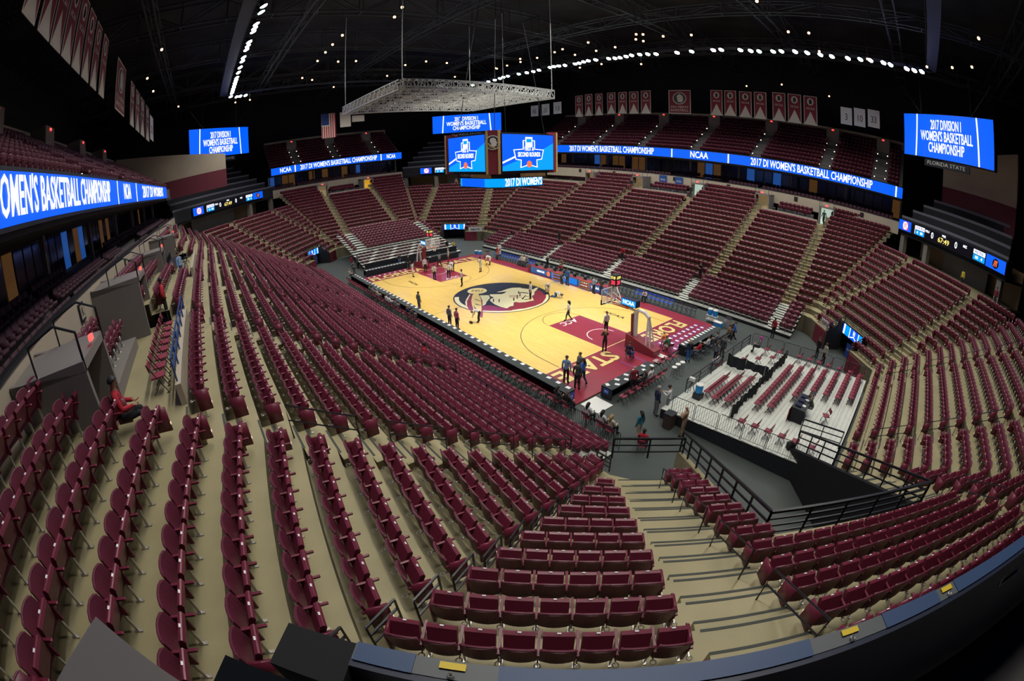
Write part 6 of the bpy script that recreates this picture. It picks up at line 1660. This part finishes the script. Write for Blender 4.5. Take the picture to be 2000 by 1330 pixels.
P_(22.67, -8.81, 0, 170, 'stand', (.03, .16, .22), CR, 'woman with very long black hair in teal top and boots', 'long', 'b', skin='m', h=1.7)
P_(23.45, -9.6, 0, 110, 'sit', RD, BK, 'staff member in red shirt sitting at the floor gate railing', 'short', 'b', 'd', h=1.8)
chair((23.45, -9.6, 0), -1.2, 'maroon folding chair under the staff member in red at the gate')
for k, (x, c, hh_) in enumerate(((17.6, DG, 'b'), (18.4, BK, 'n'), (19.9, W_, 'b'), (20.9, W_, 'b'), (21.5, CR, 'y'))):
    P_(x, -9.75, 0, 90, 'sit', c, BK, '%s person seated in the row behind the black barred fence' % ORD[k], 'long', hh_, 'ldmld'[k] if False else ('m', 'l', 'd', 'd', 'l')[k])
    chair((x, -9.75, 0), -math.pi/2, 'maroon folding chair under the %s person behind the barred fence' % ORD[k])
# far half
P_(-12.79, -3.03, F0, 60, 'up', W_, W_, 'player in white uniform reaching up left of the far lane', 'tail', 'b', 'd', shorts=True, sleeve='s')
for k, (x, y, hd, pn, c, b_, l) in enumerate(((-13.65, -.93, 0, 'stand', W_, BK, 'man in white shirt standing inside the far lane by the basket'), (-9.74, -1.87, 110, 'stand', W_, BK, 'man in white shirt seen from behind on the far lane edge'),
        (-14.63, 1.64, 200, 'walk', GY, BK, 'man in tie and grey shirt walking on the far baseline'), (-15.78, 3.63, 250, 'stand', CR, MR, 'person in cream shirt standing behind the far baseline'),
        (-9.1, -.38, 140, 'hips', W_, BK, 'heavier man in white polo with hands on hips on the far lane'), (-11.48, 1.61, 300, 'bend', W_, BK, 'person in white top bending over in the far lane'),
        (-5.51, -.94, 230, 'stand', W_, BK, 'man in white shirt standing alone above the centre emblem'))):
    P_(x, y, F0, hd, pn, c, b_, l, hc='nbbgnnb'[k], skin='lmdllld'[k], h=1.82)
P_(-8.82, 3.77, F0, 200, 'phone', W_, W_, 'player in white uniform near the far three point line', 'tail', 'b', 'd', shorts=True, sleeve='s', h=1.85)
P_(-10.84, 6.58, F0, 220, 'bend', W_, W_, 'player in white uniform bouncing a ball near the far sideline', 'tail', 'b', 'd', shorts=True, sleeve='s', h=1.85)
P_(-12.9, 9.3, .07, 250, 'stand', RD, RD, 'player in red uniform standing at the far bench', 'tail', 'b', 'l', shorts=True, sleeve='s')
P_(-21.75, 7.04, 0, 20, 'stand', BK, BK, 'man in black suit in front of the far portal', h=1.85)
P_(-21.0, 7.6, 0, 10, 'crossed', YL, GY, 'woman in yellow and black top in front of the far portal', 'tail', 'n', h=1.7)
P_(-18.9, -1.88, 0, 20, 'hips', DG, BL, 'person in jeans standing left of the far basket stand', hc='n')
P_(-16.9, -1.55, F0, 30, 'stand', BK, BK, 'person in black beside the far basket stand', 'long', 'b')
P_(2.58, 1.44, F0, 250, 'stand', W_, BK, 'person in white shirt standing on the centre emblem', 'short', 'n', shoe=OR)
P_(2.21, 3.9, F0, 330, 'bend', W_, CR, 'person in white shirt bending at the edge of the centre emblem', hc='b')
P_(3.9, 3.75, F0, 20, 'crawl', W_, BL, 'person in white top crawling on the court beside the emblem', 'long', 'b')
P_(4.2, -5.6, F0, 220, 'bend', W_, BK, 'person in white shirt bending down with a small case on the near court', 'short', 'n')
b = MB(); b.box((4.0, -6.25, .16), (.28, .16, .18)); tag(b.build('equipment_bag', M['dark']), 'small dark case on the court at the bending person', 'case')
P_(-1.94, -7.9, F0, 100, 'stand', GY, GY, 'man in grey shirt standing at the near sideline left of centre', 'short', 'b', 'd')
P_(3.3, -7.85, F0, 100, 'stand', GY, DG, 'person in grey sweater at the near sideline by the press table', 'short', 'n')
P_(4.35, -7.8, F0, 95, 'stand', PK, NV, 'person in pink shirt at the near sideline by the press table', 'short', 'n', 'm', h=1.8)
for k, (x, c) in enumerate(((-12.6, CR), (-8.2, CR), (-7.7, W_), (-7.2, GY))): P_(x, 9.5, .07, 270, 'sit', c, DG, '%s seated person on the far team bench' % ORD[k], 'short', 'nyng'[k])
P_(-4.6, 10.4, 0, 260, 'crossed', BK, BK, 'man in black vest standing behind the scorers table', 'bald')
P_(-2.6, 10.7, 0, 270, 'stand', TN, CR, 'person in tan jacket behind the scorers table', 'short', 'n')
P_(-2.0, 10.0, 0, 270, 'sit', RD, BK, 'person in red seated behind the scorers table', 'short', 'g')
P_(.95, 7.2, F0, 85, 'bend', (.03, .06, .04), DG, 'person in dark green leaning over the scorers table', 'short', 'b')
P_(1.7, 7.25, F0, 95, 'stand', BL, DG, 'man in bright blue shirt standing at the scorers table', 'short', 'n', h=1.85)
for k, (x, y, c) in enumerate(((5.3, 7.3, LB), (6.1, 7.5, DG), (6.8, 8.2, MR), (7.3, 8.6, GY))): P_(x, y, F0, 80+20*k, ('phone', 'crossed', 'stand', 'hips')[k], c, NV if k < 2 else GY, '%s person of the group right of the scorers table' % ORD[k], 'short', 'nbnb'[k], 'ldml'[k])
P_(10.1, 9.55, F0, 270, 'lean', W_, BK, 'person in white bending forward on the near team bench', 'short', 'n')
for k, (x, c) in enumerate(((-9.6, GR), (-8.9, GY), (-7.5, CR), (-5.2, W_), (-4.5, W_), (-3.2, GY), (-.6, NV), (.2, DG))): P_(x, -9.75, 0, 90, 'sit', c, DG, '%s reporter seated at the far part of the press table' % ORD[k], 'short', 'nbgnbnyb'[k])
# stands
P_(-8.2, 15.9, 1.95, 250, 'stand', BK, BK, 'usher in black on the fourth stairs across the court', 'short', 'b', 'd')
P_(2.3, 15.7, 1.6, 260, 'hips', RD, BK, 'staff member in red shirt on the third stairs across the court', 'short', 'b', 'd')
P_(12.5, 15.9, 1.8, 260, 'crossed', BK, BK, 'man in black suit on the second stairs across the court', 'short', 'b')
P_(22.8, 11.3, 0, 250, 'stand', RD, BK, 'staff member in red shirt at the foot of the rightmost opposite stairs', 'short', 'b', 'd')
P_(3.2, -15.6, 1.75, 80, 'stand', RD, BK, 'usher in red shirt at the front railing of the near stands', 'short', 'b', 'd')
P_(12.5, -14.9, 1.95, 60, 'walk', RD, BK, 'usher in red shirt stepping along the second left block', 'short', 'b', 'd', h=1.8)
P_(24.1, -27.75, 9.25, 100, 'sit', RD, BK, 'guard in red jacket sitting by the nearest entrance on the left', 'short', 'b', 'm', h=1.85)
P_(14.6, -27.4, 8.95, 100, 'hips', RD, BK, 'usher in red shirt by the second entrance on the left', 'short', 'b', 'd', h=1.8)
P_(5.9, -27.2, 8.85, 60, 'stand', LB, NV, 'camera operator in pale blue shirt at the broadcast desk', 'short', 'b', 'l')
P_(23.7, -29.2, 11.35-2.0, 90, 'stand', RD, YL, 'person in red and yellow behind the nearest entrance block', 'short', 'b', 'd')
P_(3.3, 29.6, 8.8, 260, 'stand', BK, BK, 'silhouetted person in the bright middle doorway opposite', 'short', 'b')
P_(22.3, 29.6, 8.8, 260, 'walk', BK, BK, 'silhouetted person in the bright right doorway opposite', 'short', 'b')
P_(-6.4, 28.9, 8.8, 260, 'stand', BK, MR, 'person in black on the middle platform opposite', 'short', 'n')
P_(40.5, 22.6, 7.75, 220, 'stand', YL, BK, 'person in yellow on the right corner concourse', 'short', 'b', 'd')
P_(44.0, 18.6, 7.75, 220, 'stand', MR, BK, 'person in maroon on the right corner concourse', 'short', 'b')
P_(-41.5, 21.3, 7.75, 320, 'stand', TN, BK, 'first person on the concourse behind the scoreboard', 'short', 'b'); P_(-40.6, 22.0, 7.75, 320, 'stand', MR, BK, 'second person on the concourse behind the scoreboard', 'short', 'b')
P_(27.4, 10.4, 0, 230, 'stand', BK, BK, 'person in black inside the right portal', 'short', 'b'); P_(28.2, 9.6, 0, 230, 'stand', CR, BK, 'person in cream top inside the right portal', 'tail', 'n')
P_(-23.6, -6.8, 0, 40, 'stand', RD, BK, 'usher in red in front of the left portal', 'short', 'b', 'd'); P_(-23.0, -6.2, 0, 40, 'stand', DG, BK, 'person in dark clothes in front of the left portal', 'short', 'n')
P_(-20.3, -7.7, 0, 10, 'hips', GY, DG, 'person in grey at the far end of the press table', 'short', 'n'); P_(-18.3, -9.0, 0, 90, 'sit', CR, BK, 'person in cream seated at the far end of the press table', 'short', 'y')
P_(28.6, 3.6, 0, 0, 'stand', BK, BK, 'person hidden behind the bleacher drape', 'short', 'b') if False else None
P_(29.85, -1.4, zb(29.8), 180, 'lean', (.04, .06, .04), GY, 'person in dark green working at the music table', 'short', 'n')
P_(23.6, 5.3, zb(23.6), 200, 'sit', GY, BK, 'person with bright magenta hair seated in the draped bleacher corner', 'long', 'x')
for k, (d_, t_, c, hc_) in enumerate(((29.6, 12.6, W_, 'y'), (29.9, 13.0, MR, 'n'), (30.4, 13.6, BK, 'y'))):
    q = DT(d_, t_); P_(q.x, q.y, 0, 150, ('stand', 'hips', 'face')[k], c, GY, '%s person standing on the floor of the near tunnel opening' % ORD[k], 'long', hc_, h=1.7)
q = DT(33.0, 13.4); P_(q.x, q.y, 0, 135, 'stand', CR, GY, 'fair haired person close to the back wall of the near tunnel', 'long', 'y', h=1.7)
# long haired dark drape posts etc. end here
